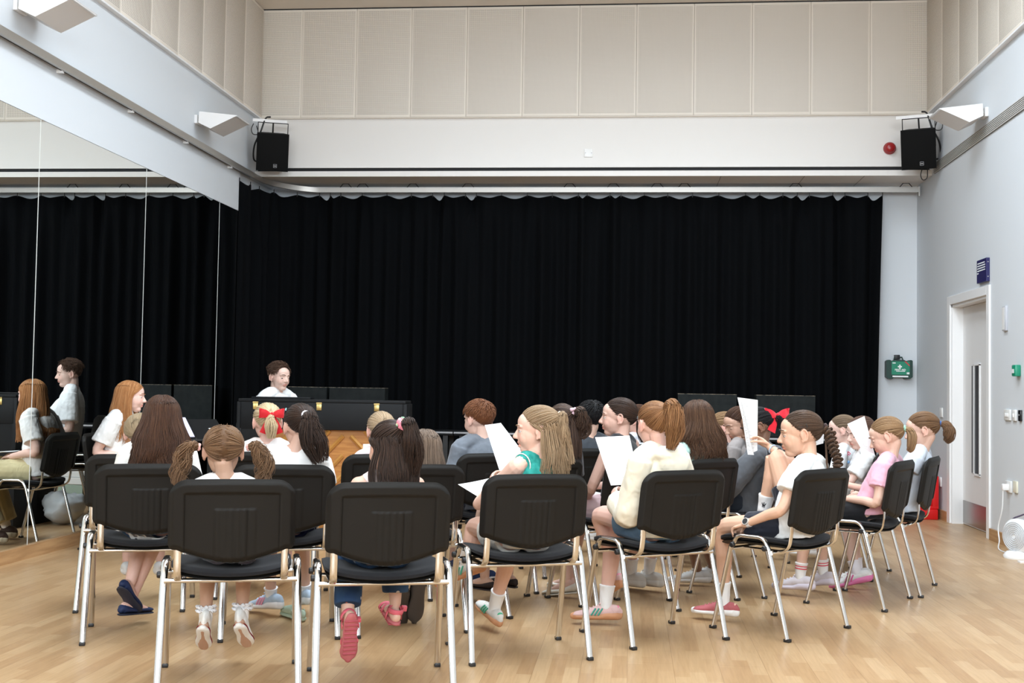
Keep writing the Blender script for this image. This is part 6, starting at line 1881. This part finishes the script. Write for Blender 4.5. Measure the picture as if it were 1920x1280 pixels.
fig('P23', 'girl in profile with scraped-back light brown hair farthest back at the right', 'child', (0, -.096), 1.051, (10, 8, 0), s=.95, skin=(.74, .50, .42), voxel=.0042, lid=-6, gaze=(0, 1, -.4),
    top=dict(color=(.78, .78, .79), sleeve='short'), bottom=dict(color=(.1, .1, .12), kind='shorts'), shoes=dict(kind='sneaker', c1=WHITE), seed=35,
    hair=hair_(dict(color=(.13, .085, .052), alt=(.30, .215, .14)), H_pony((0, -.98, .0), [(0, -.03, -.02), (0, -.04, -.07)], [.01, .02, .012], 300, 70, lift=.04)))

# --- the grown-ups
IW = fig('W', 'red-haired woman in a white T-shirt and pale yellow trousers sitting before the mirror', 'person', (0.01, .005), 1.212, (12, 6, -5), s=1.18, adult=.6, skin=(.78, .52, .44), voxel=.0045, lid=14, ny=-.06, mouth=.2, iris=(.08, .10, .10),
    top=dict(color=(.82, .82, .81), sleeve='short', fit=.016, loose=.025, slen=.72, flare=.014, wrinkle=.008, bottom=.50), bottom=dict(color=(.66, .58, .34), kind='pants', len=.92, fit=.016, flare=.022), seed=41,
    arms={1: dict(el=(.205, -.16, .690), wr=(.10, .09, .640), d=(-.4, .9, -.05), n=(-.2, 0, -1)), -1: dict(el=(-.21, -.12, .70), wr=(-.07, .13, .65), d=(.4, .9, -.05), n=(.2, 0, -1))},
    legs={1: dict(kn=(.15, .36, .53), an=(.16, .17, .105), fd=(.1, 1)), -1: dict(kn=(-.08, .38, .54), an=(-.16, .27, .105), fd=(-.1, 1))},
    shoes=dict(kind='sneaker', c1=(.060, .036, .028), c2=(.55, .50, .38), c3=(.55, .45, .28), k=1.2), socks=dict(color=SOCKW, h=.04),
    hair=hair_(dict(color=(.33, .135, .045), alt=(.72, .40, .18)), H_long(.79, N=640, wave=.014, flare=.03, lift=.12, part=.0, azmin=74, ragged=.16, wfreq=5)))
fig('P1', 'young man with swept dark brown hair and white T-shirt behind the piano', 'person', (0, .035), 1.392, (2, 8, 0), s=1.33, adult=.8, skin=(.76, .52, .43), voxel=.0045, lid=4, gaze=(0, 1, -.35), hip=(0, .06, .555), ny=.0, iris=(.05, .04, .03),
    top=dict(color=(.82, .84, .85), sleeve='short', fit=.014, loose=.02, slen=.8, flare=.02, wrinkle=.006, bottom=.55), bottom=dict(color=(.03, .035, .05), kind='pants', fit=.014), seed=42, twist=14,
    arms={-1: dict(el=(-.23, .19, .78), wr=(.02, .36, .735), d=(.55, .75, -.15), n=(0, -.2, -1), curl=.4), 1: dict(el=(.27, .06, .78), wr=(.22, .26, .735), d=(.45, .8, -.15), n=(0, -.2, -1), curl=.4)},
    legs={-1: dict(kn=(-.12, .38, .55), an=(-.14, .33, .10)), 1: dict(kn=(.12, .38, .55), an=(.14, .33, .10))},
    shoes=dict(kind='sneaker', c1=(.05, .05, .05), c2=(.7, .7, .7), k=1.3),
    hair=hair_(dict(color=(.060, .030, .018), alt=(.18, .10, .062)), lambda h, I: (h.cap(.07, .10), h.short(520, .40, (.05, -.5, .85), .16, .0032, raise_=.16, swoop=.5), h.short(260, .50, (-.35, .45, .8), .30, .0032, raise_=.22, swoop=.8))))
# ------------------------------------------------------------------ chairs under everyone
CL = {'A1': 'chair of the small girl with the crown plait at the far left', 'A2': 'chair of the girl with very long dark brown hair', 'A3': 'chair of the little girl with bunches, nearest the camera at the left', 'A4': 'chair of the girl in printed jeans and pink sandals',
      'A5': 'chair of the girl in the teal top', 'A6': 'chair of the girl in the cream hoodie', 'A7': 'chair of the girl with the long plait and watch', 'A8': 'chair of the girl in the pink T-shirt', 'A9': 'chair farthest right, of the girl with the curled ponytail',
      'B1': 'chair of the girl with the white scrunchie and starry skirt', 'B2': 'chair of the small girl with grey-brown hair', 'B3': 'chair of the half-hidden fair child, its back edge against the piano wood', 'B4': 'chair of the ginger boy in grey', 'B5': 'chair of the black-haired child in dark grey',
      'B6': 'chair of the girl with loose wavy brown hair', 'B7': 'chair of the girl in the grey marl hooded top', 'B8': 'chair of the girl in the white printed T-shirt', 'P13': 'chair of the girl in black, hidden behind the girl in teal', 'P15': 'chair of the girl in pink shorts, hidden behind the song sheet',
      'P6': 'chair of the fair-haired girl with the red velvet bow', 'W': 'chair of the red-haired woman in front of the mirror', 'P1': 'lower of the two stacked chairs under the young man at the piano', 'P16': 'chair of the dark-haired child behind the cream hoodie girl', 'P19': 'chair of the girl in the grey pinafore', 'P20': 'chair of the child looking down beside the red bow', 'P23': 'chair of the girl farthest back at the right'}
for k, (c, t) in CH.items():
    chair(c, t, 'black chrome-legged ' + CL[k])
o = chair(CH['P1'][0], CH['P1'][1], 'black chrome-legged upper of the two stacked chairs under the young man'); o.location.z = .078

# ------------------------------------------------------------------ song sheets
def sheet(k, c, label, **kw):
    return paper([WL(k, p) for p in c], label, **kw)
sheet('A5', [(-.075, .34, 1.013), (.005, .34, 1.024), (.122, .30, .867), (-.009, .26, .768)], 'white printed song sheet held up by the girl in teal', bow_=.008)
sheet('A5', [(-.22, .27, .735), (-.04, .30, .765), (-.02, .12, .66), (-.10, .14, .655)], 'white song sheet sticking out from the lap of the girl in teal', bow_=.01)
sheet('A6', [(-.14, .319, .951), (.05, .29, .960), (.055, .20, .725), (-.118, .20, .716)], 'large white song sheet held up by the girl in the cream hoodie', bow_=.006)
sheet('A7', [(.085, .325, 1.164), (.10, .205, 1.152), (.10, .205, .885), (.095, .246, .868)], 'white song sheet held high by the girl with the plait', bow_=.004)
sheet('A7', [(.095, .318, 1.150), (.085, .300, 1.150), (.070, .205, .862), (.078, .250, .862)], 'second folded sheet against the raised sheet of the girl with the plait', bow_=.002)
sheet('A8', [(-.02, .053, 1.018), (.08, -.017, 1.065), (.09, -.075, .844), (0, -.02, .880)], 'white song sheet tilted in front of the face above the pink T-shirt', bow_=.004)
sheet('P23', [(0, .12, 1.0), (.1, .05, .974), (.1, .06, .835), (0, .11, .815)], 'white sheet held by the girl farthest back at the right', bow_=.004)
sheet('B3', [(-.062, .25, .85), (.05, .25, .855), (.05, .2, .74), (-.071, .2, .74)], 'small corner of a song sheet in front of the piano wood', bow_=.004)
sheet('P15', [(-.12, .06, .600), (.02, .14, .600), (.07, .05, .585), (-.06, -.02, .585)], 'song sheet lying on the lap of the girl in pink shorts', bow_=.006)
sheet('W', [(-.10, .40, .655), (.16, .42, .64), (.14, .14, .675), (-.10, .14, .675)], 'white sheets on the lap of the red-haired woman', bow_=.006)
MS_ = frame_at((-2.98, 8.05, 0), -140)
paper([tuple(MS_ @ Vector(p)) for p in ((-.27, -.17, .905), (-.15, -.17, .905), (-.15, -.022, .8125), (-.27, -.022, .8125))], 'grey-looking loose sheet at the end of the music stand', bow_=.012, curl=-.03)
# clogs on the floor under the girl with the white scrunchie
for (x, y, th, col, lab) in ((-1.64, 5.98, 40, (.42, .52, .40), 'pale green rubber clog on the floor under the girl with the white scrunchie'), (-1.44, 6.10, 20, (.38, .48, .55), 'pale blue rubber clog on the floor beside the pale green clog')):
    root = empty('rubber_clog', frame_at((x, y, 0), th))
    shoe(root, Matrix.Identity(4), 'clog', col, tuple(c * .95 for c in col), k=1.0)
    tag(root, lab, 'shoe')
